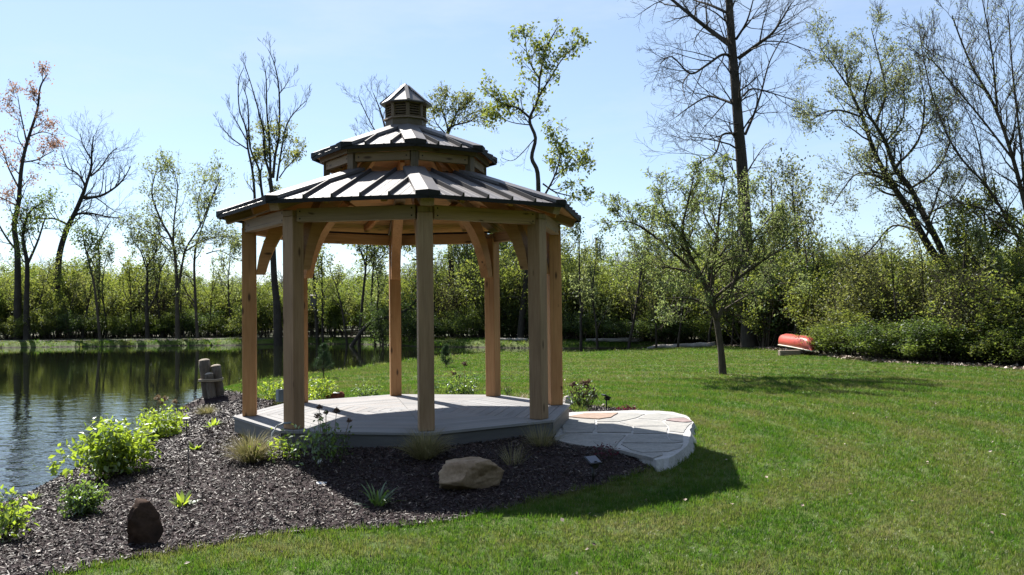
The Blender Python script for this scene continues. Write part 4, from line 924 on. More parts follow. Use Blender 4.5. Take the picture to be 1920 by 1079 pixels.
limb_tree('olive_leaf_tree', 'olive-leaved spreading tree top showing right of the cupola', 58, [
    ([(850, 640), (846, 500), (840, 400), (836, 310), (838, 262), (846, 238)], 8, 2, 8), (T1([(1180, 300), (1205, 262), (1290, 240), (1340, 215), (1395, 235)]), 3, .8, 16), (T1([(1190, 290), (1170, 220), (1150, 160), (1180, 110)]), 2.6, .7, 14), (T1([(1200, 265), (1240, 180), (1290, 140)]), 2.4, .7, 14), (T1([(1175, 300), (1130, 250), (1110, 200)]), 2, .6, 9)],
    23, M['bark_dark'], M['leaf_olive'], 2200, .19, .15, L=1.5, leafbox=[(800, 160, 925, 262)], leafprob=.8)
limb_tree('birch_like_tree', 'tall wavy-trunked tree with bright pale green leaves right of the gazebo roof', 52, [
    ([(975, 640), (985, 540), (996, 450), (1008, 390), (1008, 325), (997, 296), (1004, 259), (993, 225), (1008, 188), (1013, 140), (1025, 90), (1045, 52)], 8.5, 1.2, 14),
    ([(994, 222), (971, 203), (945, 196), (917, 175)], 3.5, .8, 12), ([(1010, 180), (1030, 150), (1055, 110), (1085, 80)], 2.6, .7, 12), ([(1012, 150), (990, 110), (985, 70)], 2.2, .7, 9),
    ([(1018, 345), (1040, 360), (1062, 366), (1090, 372)], 2.4, .8, 7), ([(1022, 365), (1040, 330), (1050, 290), (1040, 245)], 3.0, .8, 14), ([(1040, 330), (1070, 310), (1096, 300)], 2.2, .7, 10), ([(1003, 260), (965, 300), (940, 296)], 1.4, .5, 4), ([(998, 235), (960, 230), (925, 215)], 1.8, .5, 7)],
    24, M['bark_dark'], M['leaf_yellow'], 3200, .25, .16, L=1.5, leafbox=[(905, 40, 1110, 232), (1010, 235, 1110, 375)], leafprob=.55, nsub=4, skip_first=.6)
for i, (pp, r, lf, nn, lab) in enumerate([
    ([(672, 640), (680, 560), (686, 500), (690, 430), (694, 330)], 4, 'leaf_yellow', 2200, 'slim dark-trunked young tree with thin leaves seen through the gazebo left of its back post'),
    ([(700, 640), (697, 560), (700, 500), (705, 440), (712, 350)], 3, 'leaf_yellow', 1600, 'slimmer twin tree just right of the dark-trunked young tree seen through the gazebo'),
    ([(905, 640), (898, 560), (893, 500), (890, 450), (885, 400)], 6, 'leaf_green', 4200, 'leafy tree with dark trunk seen through the gazebo right of the centre post'),
    ([(960, 640), (980, 560), (972, 500), (990, 440), (1000, 400)], 5, 'leaf_olive', 1500, 'dark crooked tree seen between the right gazebo posts')]):
    x1, y1 = pp[-2]
    limb_tree('slim_tree', lab, 55+i*1.3, [(pp, r, 1, 16), ([pp[2], (x1-25, y1+10), (x1-45, y1-30)], 2, .6, 8), ([pp[3], (x1+22, y1-10), (x1+40, y1-40)], 2, .6, 8), ([pp[2], (x1+30, y1+25), (x1+60, y1+15)], 1.6, .5, 7)], 30+i, M['bark_dark'], M[lf], nn, .2, .22, L=2.0, leafprob=.65)
limb_tree('bowed_tree', 'thin fallen trunk bowed across the far bank behind the gazebo', 53, [([(640, 625), (690, 608), (740, 592), (770, 575), (800, 540)], 5, 2, 8)], 36, M['bark_dark'], M['leaf_dark'], 500, .18, .3, L=1.2)

# crab-apple on the lawn
CY = 23.1
limb_tree('crabapple_tree', 'rounded crab-apple tree with pale budding leaves standing alone on the lawn', CY, [
    ([(1356, 707), (1352, 660), (1345, 610), (1337, 575), (1332, 540), (1330, 500)], 6.6, 4, 4),
    ([(1338, 578), (1315, 520), (1295, 480), (1280, 430), (1290, 380), (1300, 335)], 4.6, .9, 16), ([(1334, 555), (1338, 500), (1345, 440), (1350, 390), (1360, 335)], 4.6, .9, 16),
    ([(1345, 600), (1372, 540), (1392, 490), (1420, 440), (1450, 400)], 4.2, .9, 16), ([(1320, 530), (1280, 490), (1235, 450), (1190, 420), (1155, 415)], 3.4, .8, 16), ([(1338, 560), (1400, 510), (1445, 480), (1490, 450)], 3.2, .8, 13),
    ([(1330, 540), (1290, 510), (1240, 500), (1190, 490)], 3, .7, 14), ([(1310, 480), (1260, 420), (1240, 380)], 2.6, .7, 12), ([(1350, 480), (1390, 420), (1400, 370)], 2.6, .7, 12), ([(1345, 590), (1400, 555), (1450, 535), (1495, 530)], 2.4, .7, 9), ([(1336, 572), (1290, 560), (1240, 560)], 2.4, .7, 10), ([(1348, 450), (1320, 400), (1325, 350)], 2.2, .7, 10)],
    41, M['bark'], M['leaf_blossom'], 17500, .078, .06, L=1.1, ratio=.55, up=.05, depth=1.5, leafprob=.42, minr=.005, nsub=5, leafbox=[(1120, 290, 1590, 602)])
# the big bare tree
limb_tree('big_bare_tree', 'tall bare thick-trunked tree towering behind the crab-apple', 39.8, [
    ([(1405, 655), (1403, 600), (1401, 500), (1396, 400), (1391, 310), (1385, 240), (1378, 150), (1372, 80), (1367, 0), (1364, -90), (1360, -200)], 14, 5, 34),
    (T6([(400, 125), (320, 65), (240, 0), (170, -60)]), 5, 1.6, 9), (T6([(402, 40), (345, 14), (300, 0), (250, -30)]), 3, 1, 6), (T6([(425, 165), (480, 125), (520, 95), (548, 55), (575, 10)]), 4, 1, 12),
    (T6([(405, 158), (378, 155), (330, 188), (290, 207), (240, 160), (205, 180)]), 3, .8, 12), (T6([(412, 292), (380, 280), (340, 272), (290, 300), (250, 330)]), 2.8, .8, 11), (T6([(445, 378), (470, 320), (490, 260), (515, 170), (560, 90)]), 2.8, .8, 11),
    (T6([(415, 376), (380, 380), (362, 430), (320, 455), (290, 490)]), 2.4, .8, 10), (T6([(440, 270), (465, 250), (520, 262), (590, 285)]), 2.2, .7, 9), (T6([(420, 110), (450, 60), (470, -10)]), 2.6, .8, 8), (T6([(290, 205), (270, 235), (275, 270)]), 1.6, .6, 6), (T6([(345, 60), (310, 100), (300, 130)]), 1.4, .6, 5), (T6([(430, 330), (420, 350), (360, 330)]), 1.4, .6, 6)],
    42, M['bark_dark'], None, L=2.9, ratio=.5, up=.03, skip_first=.35, depth=1.0, wob=.11, minr=.005)
limb_tree('thin_wood_tree', 'thin bare-topped tree in the wood right of the big bare trunk', 42, [(T6([(530, 960), (528, 800), (525, 660), (520, 560), (518, 490)]), 3, .8, 16), (T6([(525, 700), (560, 640), (585, 540)]), 1.6, .6, 9)], 43, M['bark'], M['leaf_olive'], 900, .14, .3, L=1.6)
limb_tree('thin_wood_tree', 'thin tree with sparse yellowish leaves between the canoe and the big trunk', 38, [(T6([(585, 960), (590, 800), (590, 680), (580, 560), (575, 520)]), 3, .8, 16), (T7([(120, 900), (112, 760), (95, 640), (80, 560)]), 2, .6, 10)], 44, M['bark'], M['leaf_olive'], 1700, .14, .3, L=1.7)
# right: leaning leafy tree
limb_tree('leaning_tree', 'leafy two-stemmed tree leaning left out of the wood above the canoe side', 31, [
    ([(1828, 660)]+T7([(575, 900), (520, 790), (450, 690), (395, 590), (340, 505), (300, 430), (265, 330), (230, 250), (215, 180)]), 9.5, 1.4, 26),
    (T7([(560, 900), (500, 730), (440, 610), (400, 530), (355, 470), (330, 400), (300, 350), (270, 290), (290, 200)]), 7, 1.2, 26), (T7([(340, 505), (290, 490), (240, 495), (180, 580)]), 2.6, .8, 11), (T7([(420, 650), (350, 635), (290, 700), (250, 730)]), 2.4, .8, 9), (T7([(265, 330), (200, 310), (150, 320), (120, 340)]), 2.2, .7, 11),
    (T7([(300, 350), (330, 260), (310, 160), (290, 80)]), 2.6, .7, 14), (T7([(355, 470), (420, 400), (440, 300), (430, 230)]), 2.6, .7, 14), (T7([(230, 250), (180, 180), (150, 140)]), 1.8, .6, 10), (T7([(400, 530), (470, 480), (510, 400), (500, 320)]), 2.4, .7, 13), (T7([(330, 400), (380, 330), (380, 240)]), 2.2, .7, 12), (T7([(450, 600), (520, 560), (560, 500)]), 2, .7, 9)],
    45, M['bark_dark'], M['leaf_willow'], 15000, .088, .11, L=1.75, leafbox=[(1490, 20, 1800, 460)], leafprob=.8, depth=1.2, minr=.005)
limb_tree('budding_tree', 'large budding tree with upswept branches at the right edge', 28, [
    ([(1975, 690), (1965, 600), (1945, 500), (1925, 400), (1900, 300), (1865, 200), (1820, 120), (1785, 30)], 9, 1.3, 24),
    ([(1950, 520), (1900, 430), (1850, 350), (1790, 280), (1745, 170), (1722, 50)], 4.5, .9, 24), ([(1925, 400), (1915, 280), (1900, 150), (1890, 20)], 4, 1, 20), ([(1935, 450), (1870, 400), (1800, 380), (1740, 340)], 3, .8, 16), ([(1900, 300), (1830, 210), (1770, 140), (1730, 90)], 3, .8, 16), ([(1870, 210), (1860, 100), (1840, -10)], 3, .8, 14), ([(1960, 560), (1900, 520), (1840, 500), (1780, 505)], 2.8, .8, 14), ([(1850, 350), (1830, 250), (1800, 180)], 2.2, .7, 12), ([(1945, 350), (1960, 200), (1950, 60)], 3, .8, 14)],
    46, M['bark'], M['leaf_pale'], 4200, .06, .1, L=1.8, ratio=.52, up=.06, ang=.6, depth=1.2, minr=.005, leafprob=.7)
limb_tree('fern_green_tree', 'leafy small tree in the wood below the upswept branches at the right edge', 29.5, [([(1885, 680), (1880, 600), (1868, 520), (1850, 450), (1845, 390)], 6, 1.2, 18), ([(1875, 560), (1910, 500), (1930, 430)], 2.6, .8, 12), ([(1868, 530), (1820, 480), (1790, 430)], 2.4, .7, 12), ([(1880, 600), (1920, 560), (1960, 540)], 2, .7, 9)], 47, M['bark_dark'], M['leaf_yellow'], 8000, .12, .16, L=1.5, leafprob=.7)

# dead pole, utility pole, nest-box snag
o = at_y(1119, 500, 60); snag = obj('dead_pole', tube_mesh('dead_pole', [(0, 0, 0), (.02, 0, 3), (0, 0, o[2]-h1(o[0], 60)+2.0)], [.14, .12, .09], M['bark_dark'], 8), loc=(o[0], 60, h1(o[0], 60))); tag(snag, 'dead limbless pole sticking up above the shrubs left of the crab-apple', 'dead tree')
q = at_y(795, 620, 78); up_ = empty('utility_pole', (q[0], 78, h1(q[0], 78))); tag(up_, 'utility pole with two crossarms far behind the centre front post', 'utility pole')
topz = at_y(795, 452, 78)[2]-up_.location.z; kid('pole', tube_mesh('pole', [(0, 0, 0), (0, 0, topz)], [.16, .12], M['bark_dark'], 8), up_)
for py in (462, 487): kid('crossarm', box_mesh('crossarm', 2.1, .12, .16, M['bark_dark'], 0), up_, loc=(0, 0, at_y(795, py, 78)[2]-up_.location.z))
limb_tree('nestbox_snag', 'dark dead trunk carrying a nest box seen through the left gazebo bay', 57.5, [([(596, 640), (592, 580), (589, 530), (586, 485)], 4.2, 2.5, 5), ([(589, 520), (580, 490), (600, 465)], 1.6, .6, 4)], 50, M['bark_dark'], M['leaf_green'], 300, .18, .3, L=1.2)
q = at_y(588, 564, 57.1); nb = empty('nest_box', (q[0], 57.1, q[2]-.35)); tag(nb, 'small grey wooden nest box fixed to the dead trunk beyond the pond', 'nest box')
kid('box_body', box_mesh('box_body', .36, .30, .66, M['boxwood'], .01), nb, loc=(0, 0, .33)); o = kid('box_roof', box_mesh('box_roof', .46, .42, .04, M['boxwood'], 0), nb, loc=(0, 0, .70)); o.rotation_euler = (.25, 0, 0)

# logs
def log(label, a, b2, Y0, Y1, r, n=9, seed=1):
    rr = random.Random(seed); A, B = Vector(at_y(*a, Y0)), Vector(at_y(*b2, Y1)); pts = []
    for i in range(n+1):
        t = i/n; p = A.lerp(B, t); p.z = h1(p.x, p.y)+r*.8+rr.uniform(-.01, .03); p.y += rr.gauss(0, .06); pts.append(p-A)
    o = obj('fallen_log', tube_mesh('fallen_log', pts, [r*(1-.35*i/n)*rr.uniform(.9, 1.1) for i in range(n+1)], M['log'], 10), loc=A); tag(o, label, 'log'); return o
log('bleached fallen log lying along the inlet bank at the foot of the wood, left piece', (1206, 646), (1098, 637), 47.2, 47.6, .14, seed=1)
log('bleached fallen log lying behind the crab-apple trunk, right piece', (1342, 646), (1214, 647), 42.6, 44.6, .14, seed=2)
log('grey fallen branch on the bank seen between the right gazebo posts', (988, 640), (938, 636), 49, 50, .10, seed=3)

# thicket shrubs: a few kinds, many plants
kinds = []
for i, (H, lf, n, s_) in enumerate([(4.3, 'leaf_yellow', 8000, .15), (4.8, 'leaf_green', 8000, .15), (3.6, 'leaf_dark', 7000, .13), (4.6, 'leaf_yellow', 6000, .15), (5.2, 'leaf_olive', 5000, .15), (3.2, 'leaf_green', 7500, .12), (4.4, 'leaf_olive', 1500, .13)]):
    kinds.append((H, shrub_parts(100+i, H, 3.0, 15, n, s_, M[lf], M['bark_dark'] if i % 2 else M['bark'], spread=.17, lean=.6, sub=7, maxl=2 if i in (3, 4, 6) else 1, low=.08, stem_r=.045, minr=.009, fold=False, clump=.4)))
names = ['yellow-green leafy shrub', 'mid-green leafy shrub', 'dark green dense shrub', 'airy yellow-green shrub', 'tall olive twiggy shrub', 'low green rounded shrub', 'brown twiggy nearly bare shrub']
def thick(px, Y, top, kind, where):
    x = at_y(px, 600, Y)[0]; z = h1(x, Y); H, parts = kinds[kind]; zt = at_y(px, top, Y)[2]; s = max(.35, (zt-z)/(H*1.02)); s2 = min(max(s, .8), 1.25)
    r = shrub('thicket_shrub', '%s %s' % (names[kind], where), (x, Y, z), parts, s2, random.uniform(0, 6.28), group='thicket shrubs %s' % where, sz=s)
    THK.append((names[kind], where, px, r))
    return r
rt = random.Random(99); THK = []
FE = np.array(floor_edge)
def edge_y(px):
    w = FE; rel = np.stack([w[:, 0], w[:, 1], np.full(len(w), -.39-CAMZ)], 1); z = rel@cf; p = 960+FPX*(rel@cr)/z; o_ = np.argsort(p); return float(np.interp(px, p[o_], w[o_, 1]))
def topline(x):
    xs_ = [-60, 60, 120, 200, 300, 400, 450, 520, 620, 700, 800, 900, 1000, 1060, 1110, 1200, 1260, 1330, 1420, 1500, 1560, 1600, 1660, 1720, 1800, 1880, 1980]
    ys_ = [505, 500, 500, 508, 515, 520, 530, 525, 515, 520, 500, 470, 480, 492, 505, 492, 480, 470, 478, 480, 500, 490, 480, 500, 490, 480, 470]
    return float(np.interp(x, xs_, ys_))
for px in np.arange(-50, 470, 27):
    thick(px+rt.uniform(-8, 8), 64+rt.uniform(-1, 3.5), topline(px)+rt.uniform(-18, 42), rt.choice([0, 1, 3, 3, 0, 4, 6, 6]), 'on the far left pond bank')
for px in np.arange(-40, 470, 46):
    thick(px+rt.uniform(-10, 10), 62.2, 590+rt.uniform(-18, 12), rt.choice([0, 5, 2, 1]), 'at the far left waterline')
for px in np.arange(470, 1010, 31):
    thick(px+rt.uniform(-8, 8), 58.5-max(0, px-600)/400*4+rt.uniform(-.5, 3), topline(px)+rt.uniform(-5, 30), rt.choice([0, 1, 3, 0, 4, 6]), 'beyond the pond behind the gazebo')
for px in np.arange(720, 1060, 42):
    thick(px+rt.uniform(-8, 8), 53.5+rt.uniform(-.3, 1), 575+rt.uniform(-10, 20), rt.choice([2, 2, 5]), 'low on the bank behind the gazebo')
for px in np.arange(1020, 1400, 28):
    thick(px+rt.uniform(-8, 8), 51.2-max(0, px-1060)/340*6.4+rt.uniform(0, 3), topline(px)+rt.uniform(-18, 38), rt.choice([0, 1, 3, 0, 6, 3]), 'behind the crab-apple')
for px in np.arange(1060, 1440, 40):
    thick(px+rt.uniform(-8, 8), 49.6-max(0, px-1060)/340*5.6+rt.uniform(-.2, .6), 590+rt.uniform(-15, 10), rt.choice([5, 2, 1, 0]), 'low behind the fallen log')
for px in np.arange(1430, 1640, 30):
    thick(px+rt.uniform(-8, 8), 38.5+rt.uniform(-1, 2), topline(px)+rt.uniform(-6, 20), rt.choice([0, 1, 3, 2]), 'behind the red canoe')
for px in np.arange(1575, 2330, 38):
    thick(px+rt.uniform(-8, 8), edge_y(px)+rt.uniform(1.8, 5.5), topline(px)+rt.uniform(-5, 40), rt.choice([0, 6, 3, 3, 4, 1, 0]), 'along the right wood edge')
for px in np.arange(1560, 2330, 36):
    thick(px+rt.uniform(-8, 8), edge_y(px)+rt.uniform(1.2, 1.9), 612+rt.uniform(-20, 25), rt.choice([5, 2, 5, 0]), 'low at the right lawn edge')
ORD = 'first second third fourth fifth sixth seventh eighth ninth tenth eleventh twelfth thirteenth fourteenth fifteenth sixteenth'.split()
for kk in {(a, b2) for a, b2, _, _ in THK}:
    L_ = sorted([t for t in THK if (t[0], t[1]) == kk], key=lambda t: t[2])
    for i, t in enumerate(L_): t[3]['label'] = '%s %s%s' % (kk[0], kk[1], '' if len(L_) == 1 else ', %s from the left' % ORD[i])
# saplings: thin dark stems among the thickets, three builds copied
sap = []
for i in range(3):
    rnd = random.Random(700+i); rng = np.random.default_rng(700+i); W = Wood(); tips = []
    grow(W, tips, (0, 0, -.1), unit((rnd.uniform(-.2, .2), 0, 1)), 6.2, .085, 0, 2, rnd, .10, .07, 9, .6, .28, 8, .009)
    tp = np.array([t[0] for t in tips]); tp = tp[tp[:, 2] > 2.2]; idx = rng.integers(0, len(tp), 900); C = tp[idx]+rng.normal(size=(900, 3))*.16
    sap.append((W.mesh('stems', M['bark_dark']), leaves_mesh('foliage', C, .15, M[('leaf_yellow', 'leaf_olive', 'leaf_pale')[i]], rng)))
def saplings(pxs, Yf, where, top):
    for i, px in enumerate(pxs):
        px += rt.uniform(-9, 9); Y = Yf(px)+rt.uniform(-.4, .6); x = at_y(px, 600, Y)[0]; z = h1(x, Y); k = rt.randrange(3); s = (at_y(px, top+rt.uniform(-45, 45), Y)[2]-z)/6.2
        shrub('sapling', 'thin dark-stemmed sapling %s, %s from the left' % (where, ORD[i]), (x, Y, z), sap[k], s, rt.uniform(0, 6.28), 'sapling', 'saplings %s' % where)
saplings(np.linspace(20, 440, 10), lambda p: 62.0, 'on the far left pond bank', 480)
saplings(np.linspace(610, 1000, 9), lambda p: 55.5, 'beyond the pond behind the gazebo', 480)
saplings(np.linspace(1080, 1560, 11), lambda p: 46.5-(p-1080)/480*8, 'in the wood behind the crab-apple', 455)
saplings(np.linspace(1600, 1900, 7), lambda p: edge_y(p)+2.2, 'in the right wood edge', 440)
# far wood behind the thickets, and unseen trees added round the clearing to cut sky fill
wp = []; wr = []; ws = []
for i in range(420):
    px = rt.uniform(-200, 2150); Y = rt.uniform(66, 110) if px < 1000 else rt.uniform(52 if px < 1400 else 40, 95)
    x = at_y(px, 600, Y)[0]; z = h1(x, Y); t = topline(px)+rt.uniform(0, 25)+(6 if px < 1000 else 0); zt = at_y(px, t, Y)[2]; s = max(.6, (zt-z)/4.4)
    wp.append((x, Y, z)); wr.append((0, 0, rt.uniform(0, 6.28))); ws.append((max(1.1, s)*1.15, max(1.1, s)*1.15, s))
for i in range(150):
    a = rt.uniform(-2.9, -.25) if i % 5 else rt.uniform(-.25, .35); r_ = rt.uniform(26, 44); x, y = r_*math.cos(a)+2, r_*math.sin(a)+4
    if a > -.25: x = rt.uniform(27, 45); y = rt.uniform(-4, 20)
    if x < -14 and y > -14: continue
    wp.append((x, y, -.4)); wr.append((0, 0, rt.uniform(0, 6.28))); s = rt.uniform(1.6, 3.0); ws.append((s, s, s))
scatter('woodland', 'mass of spring woodland beyond the thickets, plus unseen trees added to cut sky light', wp, wr, ws, [kinds[k][1][1] for k in (0, 1, 3, 5)]+[kinds[4][1][0]])

# ---------------------------------------------------------------- bed plants
def leafy(seed, H, Wd, stems, n, ls, mat, **k):
    kw = dict(spread=.035, lean=.6, sub=6, maxl=1, stem_r=.006, minr=.002, fold=True, up=.05); kw.update(k)
    return shrub_parts(seed, H, Wd, stems, n, ls, M[mat], M['bark'], **kw)
def put(px, py, zg=-.35): q = at_z(px, py, zg); return (q[0], q[1], h1(q[0], q[1]))
def plant(name, label, px, py, parts, zg=-.35, s=1., cat='shrub', rz=0, group=None):
    x, y, z = put(px, py, zg); z = h1(x, y)
    return shrub(name, label, (x, y, z), parts, s, rz, cat, group)
plant('lime_shrub', 'largest lime-green leafy shrub in the mulch at the pond edge', 212, 905, leafy(201, .66, .5, 34, 2100, .080, 'leaf_lime', spread=.045, low=.04, lean=.6), -.5)
plant('lime_shrub', 'second lime-green shrub beside the water behind the largest one', 302, 822, leafy(202, .46, .6, 32, 1800, .065, 'leaf_lime', spread=.05, low=.1, lean=.95), -.5)
plant('lime_shrub', 'small lime-green shrub cut off by the left photo edge', -8, 1030, leafy(203, .45, .3, 12, 420, .06, 'leaf_lime', low=.15), -.5)
plant('dark_green_shrub', 'small dense dark green bushy plant in the mulch below the largest lime shrub', 157, 968, leafy(204, .33, .2, 34, 1700, .042, 'leaf_mid', spread=.025, lean=.5), -.45, cat='plant')
plant('lime_shrub', 'lime shrub left of the front left post behind the deck', 522, 752, leafy(205, .55, .3, 16, 600, .06, 'leaf_lime', low=.2), -.35)
plant('lime_shrub', 'leggy lime shrub beside the red rock behind the deck', 594, 752, leafy(206, .56, .35, 16, 600, .06, 'leaf_lime', low=.15), -.32)
plant('tall_lime_plant', 'thin lime-leaved stalk rising behind the back left post', 581, 752, leafy(207, .75, .1, 3, 60, .07, 'leaf_lime', lean=.2), -.35, cat='plant')
plant('green_mound', 'small rounded dark green shrub behind the deck', 688, 752, leafy(208, .44, .3, 26, 1300, .045, 'leaf_mid', lean=.9, spread=.03), -.35)
plant('flowering_shrub', 'green shrub with dried brown flower heads behind the deck right of the centre post', 858, 752, leafy(209, .62, .45, 20, 800, .06, 'leaf_mid', low=.05, lean=.8), -.35)
plant('hydrangea', 'hydrangea with brown dried heads behind the back right post beside the flagstones', 1096, 775, leafy(210, .46, .4, 26, 330, .055, 'leaf_mid', low=0, lean=.7), -.33)
plant('purple_plant', 'small dark red-leaved plant by the back edge of the flagstones', 1173, 772, leafy(211, .17, .2, 22, 420, .04, 'leaf_purple', lean=1.0, spread=.02), -.33, cat='plant')
plant('purple_sprig', 'dark red leafy sprig in the shaded mulch at the front edge of the flagstones', 1138, 870, leafy(212, .24, .1, 7, 70, .05, 'leaf_purple', lean=.5), -.33, cat='plant')
plant('leafy_stalks', 'tangled green leafy stalks in front of the front left post', 590, 888, leafy(213, .55, .3, 7, 230, .06, 'leaf_mid', lean=.35, low=.1), -.3, cat='plant')
plant('trailing_plant', 'trailing light green plant beside the conduit in front of the deck corner', 540, 872, leafy(214, .36, .3, 8, 190, .065, 'leaf_lime', lean=.9, low=.1), -.3, cat='plant')
plant('shade_shrub', 'dark leafy shrub in the shade in front of the deck left of the centre post', 632, 880, leafy(215, .5, .22, 6, 130, .045, 'leaf_dark', lean=.3), -.3, cat='plant')
plant('bare_perennial', 'thin dark perennial at the pond edge between the pilings and the left post', 455, 752, leafy(216, .55, .25, 7, 60, .05, 'leaf_dark', lean=.35), -.4, cat='plant')
plant('sparse_perennial', 'sparse dark stalk behind the deck between the right posts', 953, 750, leafy(217, .42, .15, 5, 90, .03, 'leaf_dark', lean=.25), -.38, cat='plant')
# flower heads on stalks
def heads(name, label, px, py, zg, spec, mat='dry_flower', seed=1, cat='flower'):
    rng = np.random.default_rng(seed); x, y, z = put(px, py, zg); r = empty(name, (x, y, z)); tag(r, label, cat)
    for (dx, dy, h, R) in spec:
        top = Vector((dx, dy, h)); kid('stalk', tube_mesh('stalk', [(dx*.4, dy*.4, -.02), (dx*.8, dy*.8, h*.5), top], .0035, M['dry'], 4), r)
        n = 90; C = rng.normal(size=(n, 3)); C = C/np.linalg.norm(C, axis=1)[:, None]*R*rng.uniform(.4, 1, (n, 1)); C[:, 2] = C[:, 2]*.8+h
        C[:, 0] += dx; C[:, 1] += dy; o = kid('flower_head', leaves_mesh('flower_head', C, R*.6, M[mat], rng, aspect=.8), r)
    return r
heads('dried_flower', 'tall dried dark flower stalks in front of the deck left of the centre post', 612, 868, -.3, [(-.08, 0, .56, .035), (-.1, .02, .46, .04), (.0, 0, .50, .03), (.12, 0, .52, .04), (.26, .03, .40, .03)], seed=3)
heads('dried_flower', 'brown dried hydrangea heads behind the right gazebo post', 1094, 772, -.33, [(-.17, 0, .42, .06), (-.12, .05, .36, .05), (.0, 0, .44, .06), (.06, .02, .38, .05), (.14, 0, .27, .065), (.15, .03, .33, .05), (-.07, -.05, .30, .06), (.03, -.06, .25, .06), (.20, .02, .22, .05), (-.2, -.02, .28, .045), (.09, .06, .46, .05)], seed=4)
heads('dried_flower', 'single tall dried flower head above the green shrub behind the deck', 870, 752, -.35, [(.02, 0, .74, .055), (-.2, .05, .56, .05), (-.1, 0, .5, .045)], seed=5)
heads('pink_seedhead', 'pale pinkish airy seed heads over the second lime shrub', 300, 812, -.5, [(-.12, .2, .62, .05), (.0, .2, .6, .05), (.14, .25, .55, .045), (-.02, .1, .56, .04), (.3, .3, .45, .04)], 'dry', seed=6)

# rosettes and grasses of single blades
def blades_mesh(name, n, L, w, mat, seed, R=.05, droop=1.0, segs=4, tilt=.9, tilt0=.1):
    rng = np.random.default_rng(seed); V = np.zeros((n, segs+1, 2, 3)); a = rng.uniform(0, 2*pi, n); r0 = R*rng.random(n)**.5; tl = rng.uniform(tilt0, tilt, n); LL = L*rng.uniform(.55, 1.1, n)
    d = np.stack([np.cos(a), np.sin(a)], 1); s = np.stack([-np.sin(a), np.cos(a)], 1); x = r0.copy(); z = np.full(n, -.01)
    tw = rng.uniform(-.5, .5, n)
    for i in range(segs+1):
        f = i/segs; ww = w*(math.sin(pi*(f*.86+.12)))*rng.uniform(.95, 1.05, n)
        for k, sg in enumerate((-1, 1)):
            V[:, i, k, 0] = d[:, 0]*x+s[:, 0]*sg*ww*.5; V[:, i, k, 1] = d[:, 1]*x+s[:, 1]*sg*ww*.5; V[:, i, k, 2] = z+sg*tw*ww*.5
        ang = tl+droop*f*f*rng.uniform(.6, 1.3, n); x = x+np.sin(ang)*LL/segs; z = z+np.cos(ang)*LL/segs
    V = V.reshape(-1, 3); b0 = np.arange(n)[:, None]*(segs+1)*2+np.arange(segs)[None]*2; b0 = b0.ravel(); F = np.stack([b0, b0+1, b0+3, b0+2], 1)
    return mesh_np(name, V, F, mat, True, tint=np.repeat(rng.uniform(0, 1, n), segs))
def tuft(name, label, px, py, zg, n, L, w, mat, seed, cat='plant', **k):
    x, y, z = put(px, py, zg); r = empty(name, (x, y, z)); tag(r, label, cat)
    if n <= 40 and w > .02:
        for i in range(n): kid('leaf', blades_mesh('leaf', 1, L, w, M[mat], seed*50+i, **k), r)
    else:
        o = kid('blades', blades_mesh('blades', n, L, w, M[mat], seed, **k), r); o['kind'] = 'stuff'
    return r
tuft('ornamental_grass', 'straw and green ornamental grass clump in the sunny mulch left of the deck', 472, 878, -.33, 760, .42, .005, 'straw_grass', 1, 'grass', R=.10, droop=1.3, tilt=1.0)
tuft('ornamental_grass', 'dull ornamental grass clump in the shade before the centre front post', 796, 878, -.3, 700, .42, .005, 'straw_grass', 2, 'grass', R=.09, droop=1.3, tilt=1.0)
tuft('ornamental_grass', 'small yellowish grass clump at the foot of the pilings', 388, 772, -.45, 380, .25, .006, 'straw_grass', 3, 'grass', R=.09, droop=1.0, tilt=1.2)
tuft('ornamental_grass', 'sparse upright dry grass tuft behind the tan boulder', 962, 880, -.3, 90, .28, .004, 'straw_grass', 4, 'grass', R=.08, droop=.4, tilt=.8)
tuft('ornamental_grass', 'shaded tangle of dry stems at the right front deck corner', 1015, 850, -.28, 300, .34, .004, 'straw_grass', 5, 'grass', R=.12, droop=.9, tilt=1.1)
tuft('ornamental_grass', 'pale dry grass tuft behind the deck beside the back right post', 975, 752, -.38, 160, .24, .005, 'dry', 6, 'grass', R=.12, droop=1.0, tilt=1.1)
tuft('ornamental_grass', 'pale dry wisps behind the deck right of the back centre post', 762, 745, -.38, 70, .35, .004, 'dry', 7, 'grass', R=.1, droop=.8, tilt=.8)
tuft('hosta', 'bright green broad-leaved rosette in the mulch right of the standing rock', 341, 952, -.4, 22, .17, .042, 'leaf_lime', 8, R=.03, droop=.9, tilt=1.1)
tuft('hosta', 'small green rosette at the top of the thin stake', 366, 862, -.42, 26, .15, .035, 'leaf_lime', 9, R=.03, droop=.9, tilt=1.35, tilt0=.5)
tuft('hosta', 'low broad-leaved green rosette in the mulch left of the deck corner', 400, 808, -.4, 34, .17, .045, 'leaf_lime', 10, R=.06, droop=1.0, tilt=1.2)
tuft('hosta', 'small green rosette at the water edge far left', 63, 942, -.6, 26, .12, .03, 'leaf_lime', 11, R=.03, droop=.9, tilt=1.1)
tuft('daylily', 'green strap-leaved plant in the shaded mulch left of the boulder', 708, 940, -.33, 38, .26, .022, 'leaf_mid', 12, R=.05, droop=1.2, tilt=1.2)
